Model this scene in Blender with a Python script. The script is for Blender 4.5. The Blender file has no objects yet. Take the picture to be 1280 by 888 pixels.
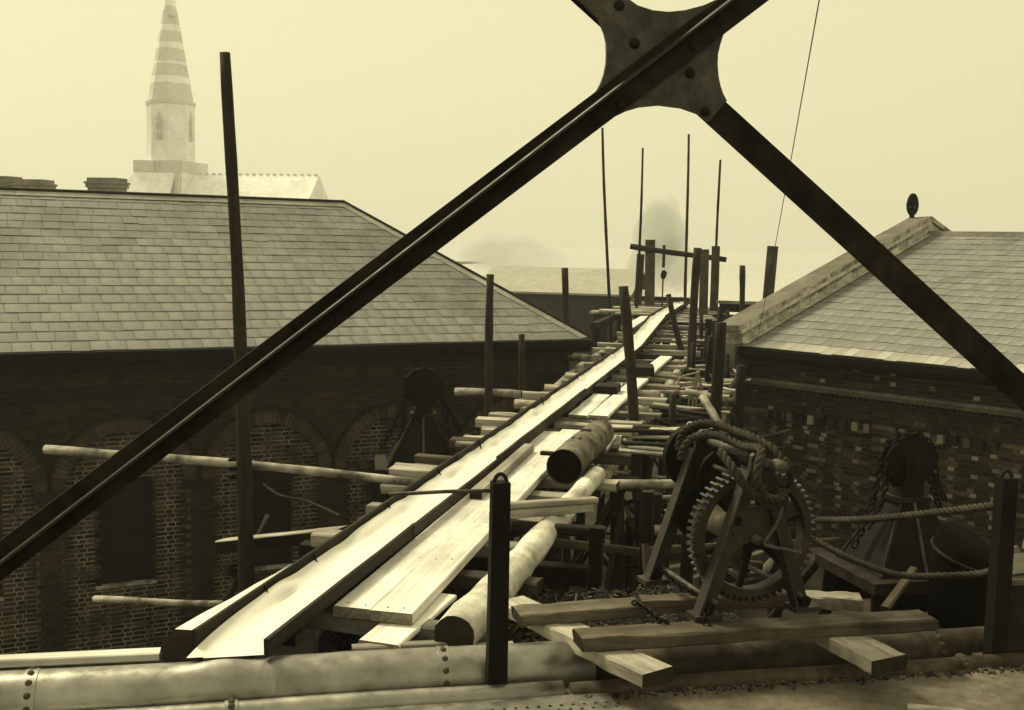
import bpy, math, random
import numpy as np
from mathutils import Matrix, Vector
random.seed(7); RNG = np.random.default_rng(7)
SC = bpy.context.scene; COL = SC.collection
rad = math.radians
# ------------------------------------------------------------------ camera
F = 1400.0; YAW = rad(12.6); PITCH = math.atan(0.1); ROLL = rad(1.25)
EYE = np.array([0, 0, 8.0])
_fh = np.array([-math.sin(YAW), math.cos(YAW), 0]); _up = np.array([0, 0, 1.0]); _rt = np.cross(_fh, _up)
_fw = _fh*math.cos(PITCH) - _up*math.sin(PITCH); _u2 = np.cross(_rt, _fw)
_rx = _rt*math.cos(ROLL) + _u2*math.sin(ROLL); _ux = np.cross(_rx, _fw)
cd = bpy.data.cameras.new('camera'); cam = bpy.data.objects.new('camera', cd); COL.objects.link(cam)
cd.sensor_width = 36; cd.lens = 36*F/1280; cd.clip_end = 3000; cd.clip_start = 0.05
m = Matrix.Identity(4)
for i in range(3):
    m[i][0] = _rx[i]; m[i][1] = _ux[i]; m[i][2] = -_fw[i]; m[i][3] = EYE[i]
cam.matrix_world = m; SC.camera = cam
# ------------------------------------------------------------------ sky, sun, exposure
SUN_EL, SUN_AZ = rad(50), rad(62)          # azimuth to the left of the +Y axis
TINT = (1.0, 0.935, 0.56)
w = bpy.data.worlds.new('World'); SC.world = w; w.use_nodes = True
nt = w.node_tree; nt.nodes.clear()
sky = nt.nodes.new('ShaderNodeTexSky'); sky.sky_type = 'NISHITA'; sky.sun_disc = False
sky.sun_elevation = SUN_EL; sky.sun_rotation = -SUN_AZ; sky.dust_density = 4; sky.air_density = 1.5
bw = nt.nodes.new('ShaderNodeRGBToBW'); nt.links.new(sky.outputs[0], bw.inputs[0])
mx = nt.nodes.new('ShaderNodeMath'); mx.operation = 'MULTIPLY_ADD'; mx.inputs[1].default_value = 0.12; mx.inputs[2].default_value = 8.1
nt.links.new(bw.outputs[0], mx.inputs[0])
cm = nt.nodes.new('ShaderNodeVectorMath'); cm.operation = 'SCALE'; cm.inputs[0].default_value = TINT
nt.links.new(mx.outputs[0], cm.inputs['Scale'])
bg = nt.nodes.new('ShaderNodeBackground'); bg.inputs['Strength'].default_value = 0.1
nt.links.new(cm.outputs[0], bg.inputs['Color'])
wo = nt.nodes.new('ShaderNodeOutputWorld'); nt.links.new(bg.outputs[0], wo.inputs['Surface'])
sl = bpy.data.lights.new('sun', 'SUN'); sl.energy = 4.6; sl.angle = rad(14); sl.color = (1.0, 0.92, 0.60)
so = bpy.data.objects.new('sun', sl); COL.objects.link(so)
sd = Vector((-math.sin(SUN_AZ)*math.cos(SUN_EL), math.cos(SUN_AZ)*math.cos(SUN_EL), math.sin(SUN_EL)))
so.rotation_euler = sd.to_track_quat('Z', 'Y').to_euler(); so.location = (0, 0, 40)
vs = SC.view_settings; vs.view_transform = 'Standard'; vs.look = 'None'; vs.exposure = 0.0; vs.gamma = 1.0; vs.use_curve_mapping = False
SC.render.resolution_x = 1024; SC.render.resolution_y = 710

# ------------------------------------------------------------------ survey helpers: a sight line met with a real plane
def ray(x, y): return _fw + _rx*(x-640)/F - _ux*(y-444)/F
def atZ(x, y, z): r = ray(x, y); return EYE + r*(z-EYE[2])/r[2]
def atY(x, y, v): r = ray(x, y); return EYE + r*v/r[1]
def atP(x, y, n, off): r = ray(x, y); return EYE + r*(off/(r@n))      # plane through n.(p-eye)=off
# ------------------------------------------------------------------ object helpers
WM = {}
def V(p): return Vector([float(a) for a in p])
def reg(o, mw, parent):
    if parent is not None:
        o.parent = parent; o.matrix_basis = WM[parent.name].inverted() @ mw
    else: o.matrix_basis = mw
    WM[o.name] = mw
def props(o, label=None, cat=None, group=None, kind=None):
    if label: o['label'] = label
    if cat: o['category'] = cat
    if group: o['group'] = group
    if kind: o['kind'] = kind
    return o
def thing(name, label, cat, loc, group=None):
    o = bpy.data.objects.new(name, None); o.empty_display_size = .1; COL.objects.link(o)
    reg(o, Matrix.Translation(V(loc)), None)
    return props(o, label, cat, group)
def link(name, me, mw, parent=None):
    o = bpy.data.objects.new(name, me); COL.objects.link(o); reg(o, mw, parent); return o
def mesh(name, v, f, mats, smooth=False, mi=None):
    me = bpy.data.meshes.new(name); me.from_pydata([tuple(map(float, p)) for p in v], [], f)
    for a in (mats if isinstance(mats, (list, tuple)) else [mats]): me.materials.append(a)
    if mi is not None: me.polygons.foreach_set('material_index', mi)
    if smooth: me.polygons.foreach_set('use_smooth', [True]*len(me.polygons))
    me.update(); return me
class MB:
    def __init__(s): s.v = []; s.f = []; s.m = []
    def add(s, v, f, mi=0):
        n = len(s.v); s.v += [tuple(map(float, p)) for p in v]; s.f += [tuple(i+n for i in q) for q in f]; s.m += [mi]*len(f)
    def box(s, a, b, mi=0, ax=None, o=(0, 0, 0)):      # corners a,b in axes ax (3 vectors) at origin o
        P = [(x, y, z) for z in (a[2], b[2]) for y in (a[1], b[1]) for x in (a[0], b[0])]
        if ax is not None:
            o = np.array(o, float); P = [o + ax[0]*p[0] + ax[1]*p[1] + ax[2]*p[2] for p in P]
        s.add(P, [(0, 2, 3, 1), (4, 5, 7, 6), (0, 1, 5, 4), (2, 6, 7, 3), (0, 4, 6, 2), (1, 3, 7, 5)], mi)
    def tube(s, pts, r, n=8, caps=True, mi=0, closed=False):
        pts = [np.array(p, float) for p in pts]; k = len(pts)
        rs = r if hasattr(r, '__len__') else [r]*k
        t0 = pts[1]-pts[0]; ref = np.array([0, 0, 1.]) if abs(t0[2]) < .9*np.linalg.norm(t0) else np.array([1., 0, 0])
        rings = []; nrm = None
        for i in range(k):
            t = (pts[(i+1) % k]-pts[i-1]) if (closed or 0 < i < k-1) else (pts[1]-pts[0] if i == 0 else pts[-1]-pts[-2])
            t = t/(np.linalg.norm(t)+1e-9)
            nrm = ref-t*(ref@t) if nrm is None else nrm-t*(nrm@t)
            nrm = nrm/(np.linalg.norm(nrm)+1e-9); b = np.cross(t, nrm)
            rings.append([pts[i]+rs[i]*(math.cos(2*math.pi*j/n)*nrm+math.sin(2*math.pi*j/n)*b) for j in range(n)])
        v = [p for q in rings for p in q]; f = []
        for i in range(k if closed else k-1):
            for j in range(n):
                a = i*n+j; b2 = i*n+(j+1) % n; c = ((i+1) % k)*n
                f.append((a, b2, c+(j+1) % n, c+j))
        if caps and not closed: f.append(tuple(range(n))[::-1]); f.append(tuple((k-1)*n+j for j in range(n)))
        s.add(v, f, mi)
    def mesh(s, name, mats, smooth=False): return mesh(name, s.v, s.f, mats, smooth, s.m)
    def obj(s, name, mats, parent=None, loc=None, smooth=False):   # world coordinates in, origin at loc / parent's origin
        if loc is None: loc = WM[parent.name].translation if parent is not None else (0, 0, 0)
        L = np.array(loc, float); s.v = [tuple(np.array(p)-L) for p in s.v]
        return link(name, s.mesh(name, mats, smooth), Matrix.Translation(V(L)), parent)
def frame(p0, p1, up=(0, 0, 1)):
    p0 = V(p0); x = (V(p1)-p0).normalized(); u = Vector(up)
    if abs(x.dot(u)) > .95: u = Vector((0, 1, 0))
    y = u.cross(x).normalized(); z = x.cross(y)
    M = Matrix.Identity(4)
    for i in range(3): M[i][0] = x[i]; M[i][1] = y[i]; M[i][2] = z[i]; M[i][3] = p0[i]
    return M
def timber(name, p0, p1, wd, h, mt, parent=None, cham=.012, jit=.004, n=6, up=(0, 0, 1), roll=0., warp=.0):
    """sawn baulk or plank, local X along its length, chamfered, slightly uneven"""
    L = float(np.linalg.norm(np.array(p1)-np.array(p0))); c = min(cham, wd*.4, h*.4)
    pr = [(-wd/2+c, -h/2), (wd/2-c, -h/2), (wd/2, -h/2+c), (wd/2, h/2-c), (wd/2-c, h/2), (-wd/2+c, h/2), (-wd/2, h/2-c), (-wd/2, -h/2+c)]
    v = []; f = []
    for i in range(n+1):
        x = L*i/n; q = warp*math.sin(math.pi*i/n); ww = random.uniform(-jit, jit)
        for (y, z) in pr: v.append((x+(random.uniform(-jit, jit) if i in (0, n) else 0), y+ww+random.uniform(-jit, jit)*.5, z+q+random.uniform(-jit, jit)*.6))
    for i in range(n):
        for j in range(8): a = i*8+j; b = i*8+(j+1) % 8; f.append((a, b, b+8, a+8))
    f.append(tuple(range(8))[::-1]); f.append(tuple(n*8+j for j in range(8)))
    return link(name, mesh(name, v, f, [mt, M['endgrain_pale' if (mt is M['plank'] and h < .1) else 'endgrain']], False, [0]*(len(f)-2)+[1, 1]), frame(p0, p1, up) @ Matrix.Rotation(roll, 4, 'X'), parent)
def pole(name, p0, p1, r0, r1, mt, parent=None, sides=10, n=None, wob=.25, smooth=True):
    """round pole or log with knots and a slight bend, local X along its length"""
    L = float(np.linalg.norm(np.array(p1)-np.array(p0))); n = n or max(5, int(L/.35)); n = min(n, 26)
    v = []; f = []; ph = random.uniform(0, 6.3); am = min(L*.006, r0*.7)
    kn = [1+wob*.35*random.uniform(-1, 1) for _ in range(n+1)]
    for i in range(n+1):
        t = i/n; r = (r0+(r1-r0)*t)*kn[i]; oy = am*(math.sin(ph+t*5.1)-(1-t)*math.sin(ph)-t*math.sin(ph+5.1)); oz = am*(math.sin(2*ph+t*4.2)-(1-t)*math.sin(2*ph)-t*math.sin(2*ph+4.2))
        for j in range(sides):
            a = 2*math.pi*j/sides; rr = r*(1+wob*.16*random.uniform(-1, 1)); v.append((L*t, oy+rr*math.cos(a), oz+rr*math.sin(a)))
    for i in range(n):
        for j in range(sides): a = i*sides+j; b = i*sides+(j+1) % sides; f.append((a, b, b+sides, a+sides))
    f.append(tuple(range(sides))[::-1]); f.append(tuple(n*sides+j for j in range(sides)))
    me = mesh(name, v, f, [mt, M['endgrain']], smooth, [0]*(len(f)-2)+[1, 1])
    me.polygons[-1].use_smooth = False; me.polygons[-2].use_smooth = False
    return link(name, me, frame(p0, p1), parent)
def spline(P, k=8, closed=False):
    P = [np.array(p, float) for p in P]; out = []; n = len(P)
    for i in range(n if closed else n-1):
        g = (lambda j: P[j % n]) if closed else (lambda j: P[min(max(j, 0), n-1)])
        a, b, c, d = g(i-1), g(i), g(i+1), g(i+2)
        for t in np.linspace(0, 1, k, endpoint=False):
            out.append(.5*((2*b)+(c-a)*t+(2*a-5*b+4*c-d)*t*t+(3*b-a-3*c+d)*t**3))
    if not closed: out.append(P[-1])
    return out
def resample(pts, step):
    d = [0]
    for a, b in zip(pts, pts[1:]): d.append(d[-1]+float(np.linalg.norm(b-a)))
    n = max(2, int(d[-1]/step)+1); q = np.linspace(0, d[-1], n); A = np.array(pts)
    return [np.array([np.interp(x, d, A[:, i]) for i in range(3)]) for x in q], d[-1]
def strands(P, R, pitch, k=3, step=None):
    pts, L = resample(spline(P, 10), step or pitch/7); N = len(pts); out = [[] for _ in range(k)]
    nr = None
    for i in range(N):
        t = pts[min(i+1, N-1)]-pts[max(i-1, 0)]; t = t/(np.linalg.norm(t)+1e-9)
        if nr is None: nr = np.array([0, 0, 1.]) if abs(t[2]) < .9 else np.array([1., 0, 0])
        nr = nr-t*(nr@t); nr /= np.linalg.norm(nr); b = np.cross(t, nr); ph = 2*math.pi*(L*i/(N-1))/pitch
        for j in range(k): a = ph+2*math.pi*j/k; out[j].append(pts[i]+R*.52*(math.cos(a)*nr+math.sin(a)*b))
    return out
def rope(name, P, R, label, group=None, pitch=None, mt=None):
    t = thing(name, label, 'rope', P[0], group)
    for q in strands(P, R, pitch or R*5.5):
        b = MB(); b.tube(q, R*.56, 6); b.obj('strand', mt or M['rope'], t, smooth=True)
    return t
_lk = {}
def chain(name, P, size, label, group=None, cat='chain', mt=None):
    t = thing(name, label, cat, P[0], group); pts, L = resample(spline(P, 10), size*.72)
    if size not in _lk:
        b = MB(); q = [(size*.28*np.sign(math.cos(a)) + size*.22*math.cos(a), size*.3*math.sin(a), 0) for a in np.linspace(0, 2*math.pi, 10, endpoint=False)]
        b.tube(q, size*.115, 5, closed=True); _lk[size] = b.mesh('link', mt or M['iron'], True)
    for i in range(len(pts)-1):
        Mx = frame(pts[i], pts[i+1]) @ Matrix.Rotation(math.pi/2*(i % 2)+.4, 4, 'X'); Mx.translation = V((pts[i]+pts[i+1])/2)
        link('link', _lk[size], Mx, t)
    return t
# ------------------------------------------------------------------ materials
M = {}
def mat(key, c, var=.35, sc=(1, 1, 1), rough=.8, bump=.25, dist=.01, metal=0., rnd=.15, stain=.4, ssc=.6, spec=.15, det=6, fine=None):
    """base colour c, broken by grain (sc), big stains (ssc) and a tone of its own for each object or piece"""
    mt = bpy.data.materials.new(key); mt.use_nodes = True; n = mt.node_tree; N = n.nodes; Lk = n.links
    p = N['Principled BSDF']; tc = N.new('ShaderNodeTexCoord')
    def noise(scale, detail, rg=.6, off=0):
        mp = N.new('ShaderNodeMapping'); mp.inputs['Scale'].default_value = scale; mp.inputs['Location'].default_value = (off, off*.7, off*.3)
        Lk.new(tc.outputs['Object'], mp.inputs[0]); t = N.new('ShaderNodeTexNoise'); t.inputs['Scale'].default_value = 1
        t.inputs['Detail'].default_value = detail; t.inputs['Roughness'].default_value = rg; Lk.new(mp.outputs[0], t.inputs['Vector']); return t
    def math_(op, a, b, c2=None):
        q = N.new('ShaderNodeMath'); q.operation = op
        for i, x in enumerate([a, b] + ([c2] if c2 is not None else [])):
            if isinstance(x, (int, float)): q.inputs[i].default_value = x
            else: Lk.new(x, q.inputs[i])
        return q.outputs[0]
    def rng(o, a, b, lo, hi):
        q = N.new('ShaderNodeMapRange'); q.inputs[1].default_value = a; q.inputs[2].default_value = b; q.inputs[3].default_value = lo; q.inputs[4].default_value = hi
        Lk.new(o, q.inputs[0]); return q.outputs[0]
    g = noise(sc, det); s2 = noise((ssc,)*3, 4, .65, 3.7)
    f1 = rng(g.outputs[0], .3, .7, 1-var, 1+var*.6); f2 = rng(s2.outputs[0], .35, .65, 1-stain, 1+stain*.3)
    oi = N.new('ShaderNodeObjectInfo'); ge = N.new('ShaderNodeNewGeometry')
    rr = math_('FRACT', math_('ADD', oi.outputs['Random'], ge.outputs['Random Per Island']), 0)
    f3 = rng(rr, 0, 1, 1-rnd, 1+rnd)
    k = math_('MULTIPLY', math_('MULTIPLY', f1, f2), f3)
    vm = N.new('ShaderNodeVectorMath'); vm.operation = 'SCALE'; vm.inputs[0].default_value = c; Lk.new(k, vm.inputs['Scale'])
    Lk.new(vm.outputs[0], p.inputs['Base Color'])
    p.inputs['Metallic'].default_value = metal; p.inputs['Specular IOR Level'].default_value = spec
    Lk.new(rng(g.outputs[0], .3, .7, max(.05, rough-.12), min(1, rough+.12)), p.inputs['Roughness'])
    if bump:
        bn = N.new('ShaderNodeBump'); bn.inputs['Strength'].default_value = bump; bn.inputs['Distance'].default_value = dist
        src = g.outputs[0]
        if fine: src = noise(fine, 5, .65, 1.3).outputs[0]
        Lk.new(src, bn.inputs['Height']); Lk.new(bn.outputs[0], p.inputs['Normal'])
    M[key] = mt; return mt
mat('plank', (.76, .73, .68), .28, (1.2, 30, 30), .75, .5, .006, rnd=.12, stain=.28, ssc=1.6)
mat('plank_grey', (.30, .28, .245), .4, (1.5, 26, 26), .8, .45, .006, rnd=.3, stain=.4, ssc=1.3)
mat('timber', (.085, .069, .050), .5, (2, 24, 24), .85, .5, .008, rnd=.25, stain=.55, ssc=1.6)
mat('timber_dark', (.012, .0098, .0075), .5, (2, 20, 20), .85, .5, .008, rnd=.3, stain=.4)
mat('tie', (.33, .305, .26), .45, (2.5, 22, 22), .85, .5, .008, rnd=.45, stain=.4, ssc=1.5)
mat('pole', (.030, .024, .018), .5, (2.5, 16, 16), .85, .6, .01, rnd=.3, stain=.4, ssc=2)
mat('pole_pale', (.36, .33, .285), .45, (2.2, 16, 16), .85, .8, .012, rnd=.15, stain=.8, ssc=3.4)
mat('log', (.70, .66, .58), .3, (2, 12, 12), .75, .7, .014, rnd=.05, stain=.45, ssc=3.2)
mat('bark', (.17, .15, .12), .6, (9, 4, 9), .9, .7, .012, rnd=.05, stain=.65, ssc=4)
mat('trough', (.036, .029, .021), .5, (1.5, 24, 24), .8, .5, .006, rnd=.3, stain=.5, ssc=1.5)
mat('lining', (.80, .77, .72), .05, (3, 3, 3), .38, .05, .01, rnd=0, stain=.06, ssc=1.2, spec=.4)
mat('iron', (.007, .0058, .0045), .5, (14, 14, 14), .75, .4, .004, rnd=.2, stain=.4, ssc=3, spec=.12)
mat('iron_brown', (.024, .0175, .0125), .6, (34, 34, 34), .7, .5, .003, rnd=.05, stain=.75, ssc=6, spec=.15)
mat('plate', (.075, .067, .055), .45, (40, 40, 40), .6, .45, .003, rnd=.03, stain=.65, ssc=9, spec=.35)
mat('galv', (.33, .315, .285), .16, (9, 9, 9), .36, .15, .004, metal=.8, rnd=.03, stain=.4, ssc=2.2, spec=.4)
mat('rusty', (.075, .058, .042), .5, (12, 12, 12), .8, .5, .006, rnd=.05, stain=.6, ssc=2.5)
mat('deck', (.145, .125, .098), .35, (14, 14, 14), .85, .5, .006, rnd=0, stain=.45, ssc=1.6)
mat('soil', (.014, .011, .008), .6, (14, 14, 14), .95, .8, .03, rnd=0, stain=.5, ssc=2)
mat('chips', (.075, .064, .05), .5, (12, 12, 12), .9, .3, .01, rnd=.85, stain=.3)
mat('ground', (.05, .042, .032), .5, (3, 3, 3), .95, .7, .05, rnd=0, stain=.5, ssc=.5)
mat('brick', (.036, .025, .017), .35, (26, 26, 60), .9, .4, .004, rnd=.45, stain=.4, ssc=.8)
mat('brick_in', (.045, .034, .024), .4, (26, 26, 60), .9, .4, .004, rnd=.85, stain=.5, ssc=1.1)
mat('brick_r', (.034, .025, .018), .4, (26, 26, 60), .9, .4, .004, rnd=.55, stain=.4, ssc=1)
mat('brick_pale', (.21, .188, .148), .4, (26, 26, 60), .7, .4, .004, rnd=.75, stain=.5, ssc=.8)
mat('mortar', (.115, .095, .068), .4, (30, 30, 30), .95, .4, .004, rnd=0, stain=.6, ssc=.9)
mat('mortar_pale', (.33, .295, .23), .5, (30, 30, 30), .95, .4, .004, rnd=0, stain=.85, ssc=2.2)
mat('slate', (.195, .19, .18), .2, (7, 7, 7), .7, .3, .004, rnd=.11, stain=.3, ssc=.9, spec=.2)
mat('lead', (.30, .29, .26), .2, (10, 10, 10), .5, .2, .003, rnd=.1, stain=.3, ssc=1)
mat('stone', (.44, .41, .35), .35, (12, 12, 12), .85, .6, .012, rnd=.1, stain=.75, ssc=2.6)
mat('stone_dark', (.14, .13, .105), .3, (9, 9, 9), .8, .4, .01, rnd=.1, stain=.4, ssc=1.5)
mat('church', (.92, .905, .87), .15, (1, 1, 1), .9, 0, rnd=.03, stain=.15, ssc=.2)  # church stone and openings paled; part of the haze is in these colours
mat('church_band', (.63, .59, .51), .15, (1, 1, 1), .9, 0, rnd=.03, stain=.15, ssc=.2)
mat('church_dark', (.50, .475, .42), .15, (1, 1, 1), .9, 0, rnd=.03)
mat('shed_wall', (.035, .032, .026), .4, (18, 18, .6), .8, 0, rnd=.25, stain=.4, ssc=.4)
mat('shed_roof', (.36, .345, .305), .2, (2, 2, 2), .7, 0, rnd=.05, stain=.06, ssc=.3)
mat('glass', (.012, .011, .010), .2, (2, 2, 2), .12, .05, .002, rnd=.1, stain=.2, spec=.3)
mat('beam', (.115, .098, .073), .5, (2.5, 20, 20), .85, .6, .01, rnd=.2, stain=.6, ssc=2.2)
mat('worn_iron', (.029, .023, .017), .4, (22, 22, 22), .55, .35, .003, rnd=.05, stain=.5, ssc=3, spec=.35)
mat('ring', (.075, .058, .042), .35, (26, 26, 60), .9, .4, .004, rnd=.35, stain=.4, ssc=.9)
mat('chimney', (.26, .24, .20), .3, (6, 6, 6), .9, 0, rnd=.1)  # chimney brick paled, distance haze put into the colour
mat('slate_pale', (.33, .32, .29), .16, (9, 9, 9), .6, .25, .004, rnd=.2, stain=.2)
mat('brick_mid', (.070, .058, .042), .4, (26, 26, 60), .85, .4, .004, rnd=.5, stain=.5, ssc=1)
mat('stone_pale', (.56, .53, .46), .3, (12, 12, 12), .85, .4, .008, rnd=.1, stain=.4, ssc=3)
mat('endgrain_pale', (.24, .215, .18), .5, (30, 30, 30), .9, .3, .004, rnd=.3, stain=.4)
mat('endgrain', (.03, .024, .017), .5, (30, 30, 30), .9, .3, .004, rnd=.3, stain=.4)  # dark end grain, with the shade of end faces put into the colour
mat('rope', (.046, .040, .029), .5, (60, 60, 60), .9, .5, .004, rnd=.15, stain=.4, ssc=4)
mat('rope_pale', (.26, .235, .18), .4, (60, 60, 60), .9, .4, .004, rnd=.3)
mat('tar', (.004, .0034, .0028), .4, (9, 9, 9), .95, .4, .01, rnd=.1, stain=.3, ssc=3, spec=.03)

UP = np.array([0, 0, 1.0])
def hd(deg): return np.array([math.cos(rad(deg)), math.sin(rad(deg)), 0])
BD = hd(25.0); BN = np.array([-BD[1], BD[0], 0])          # bridge axis and the way across it
def br(s, o, z): return BD*s + BN*o + UP*z
GZ = 0.9
# ================================================================== SETTING
def ground_z(x, y):
    q = max(0, min(1, (x+3.2)/2.6)) * max(0, min(1, (26-y)/5)) * max(0, min(1, (y+4)/4))
    return GZ + 1.7*q*q*(3-2*q)
def make_ground():
    xs = sorted(set([-1400, -900, -400, -200, -100, -60, -40]+list(np.arange(-26, 22.1, .75))+[30, 45, 70, 120, 250, 500, 1000]))
    ys = sorted(set([-300, -100, -40, -20]+list(np.arange(-8, 46.1, .75))+[50, 60, 80, 120, 200, 400, 800, 2200]))
    v = [(x, y, ground_z(x, y)+(.06*RNG.standard_normal() if -26 < x < 22 and -8 < y < 46 else 0)) for y in ys for x in xs]; n = len(xs)
    f = [(j*n+i, j*n+i+1, (j+1)*n+i+1, (j+1)*n+i) for j in range(len(ys)-1) for i in range(n-1) if not ((ys[j] >= 79 and xs[i] >= -101) or ys[j] >= 399)]
    o = link('ground', mesh('ground', v, f, M['ground'], True), Matrix.Identity(4)); o['kind'] = 'structure'
make_ground()
mat('water', (.47, .455, .43), .1, (.4, .4, .4), .18, .05, .02, rnd=0, stain=.1, ssc=.02, spec=1.0)
b = MB(); b.add([(-1400, 72, GZ-.35), (1400, 72, GZ-.35), (1400, 2200, GZ-.35), (-1400, 2200, GZ-.35)], [(0, 1, 2, 3)]); o = b.obj('water', M['water'], loc=(0, 100, GZ-.35)); o['kind'] = 'structure'  # added bright sheet standing in for far ground lost in fog
# ---- bridge deck the photographer stands on
def deck():
    b = MB(); ax = (BD, BN, UP); s0, s1 = -13, 13
    b.box((s0, 2.2, 5.30), (s1, 6.03, 5.45), ax=ax)
    o = b.obj('bridge_deck', M['deck'], loc=br(0, 4, 5.45)); o['kind'] = 'structure'
    # iron cross girders and abutment legs under it
    g = MB()
    for s in np.arange(-12, 12.1, 3): g.box((s-.08, 2.2, 4.85), (s+.08, 7.3, 5.195), ax=ax)
    g.box((s0, 2.25, 4.7), (s1, 2.45, 5.19), ax=ax); g.box((s0, 6.45, 4.95), (s1, 6.62, 5.25), ax=ax)
    for s in (-9, -3, 3, 9):
        for q in (2.6, 6.5): g.box((s-.18, q-.18, .3), (s+.18, q+.18, 4.84), ax=ax)
    t = g.obj('bridge_frame', M['iron'], loc=br(0, 4, GZ))
    props(t, 'dark iron girders and legs carrying the bridge deck', 'bridge frame')
deck()
# rows of rivets along the deck edge, where it laps the kerb tube
rivet_me = None
def dome(r, h=.6, n=8):
    b = MB(); v = [(0, 0, r*h)]; 
    for (rr, z) in ((.6, .82*h), (1, 0)):
        v += [(r*rr*math.cos(2*math.pi*i/n), r*rr*math.sin(2*math.pi*i/n), r*z) for i in range(n)]
    f = [(0, 1+i, 1+(i+1) % n) for i in range(n)] + [(1+i, 1+n+i, 1+n+(i+1) % n, 1+(i+1) % n) for i in range(n)]
    b.add(v, f); return b
def orient(p, nrm):
    q = V(nrm).to_track_quat('Z', 'Y').to_matrix().to_4x4(); q.translation = V(p); return q
RV = dome(.0165).mesh('rivet', M['iron_brown'], True); RVS = dome(.013).mesh('rivet', M['rusty'], True); RVN = dome(.007, .5, 6).mesh('nail', M['iron'], True); RVB = dome(.02, .8).mesh('rivet', M['rusty'], True)
dk = bpy.data.objects['bridge_deck']
b = MB(); b.box((-13, 5.60, 5.454), (1.9, 5.90, 5.464), ax=(BD, BN, UP)); ks = b.obj('edge_plate', M['galv'], dk)
for i in range(70):
    for k, o_ in enumerate((5.70, 5.76)): link('rivet', RVS, orient(br(-2.6+.065*i+.03*k, o_, 5.463), UP), ks)
# ---- debris between deck edge and staging
def debris():
    ax = (BD, BN, UP); b = MB()
    n, m2 = 40, 14; v = []
    for j in range(m2+1):
        for i in range(n+1):
            s = .35+3.1*i/n; o = 6.50+2.0*j/m2; e = min(i, n-i, j, m2-j)
            v.append(br(s, o, 5.30 + .05*RNG.standard_normal()*(e > 0) - .10*(j/m2) - (.1 if e == 0 else 0)))
    f = [(j*(n+1)+i, j*(n+1)+i+1, (j+1)*(n+1)+i+1, (j+1)*(n+1)+i) for j in range(m2) for i in range(n)]
    b.add(v, f); b.box((.35, 6.52, 4.95), (3.45, 8.48, 5.10), ax=ax)
    o = b.obj('rubbish_bed', M['soil'], loc=br(1, 7.6, 5.2)); props(o, kind='structure')
    c = MB()
    for _ in range(1900):
        s = random.uniform(.4, 3.4); q = random.uniform(6.52, 8.4); L = random.choice([.015, .02, .03, .03, .04, .06, .12]); wd = random.uniform(.004, .016)
        p = br(s, q, 5.33-.10*(q-6.5)/2+random.uniform(0, .05)); R = Matrix.Rotation(random.uniform(0, 6.3), 3, 'Z') @ Matrix.Rotation(random.uniform(-.5, .5), 3, 'Y') @ Matrix.Rotation(random.uniform(0, 3), 3, 'X')
        c.box((-L/2, -wd/2, -.004), (L/2, wd/2, .004), ax=[np.array(R.col[i]) for i in range(3)], o=p)
    o = c.obj('wood_chips', M['chips'], loc=br(1, 7.6, 5.2)); props(o, 'wood chips and splinters littering the dark bed below the planks', 'debris', kind='stuff')
debris()

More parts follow.
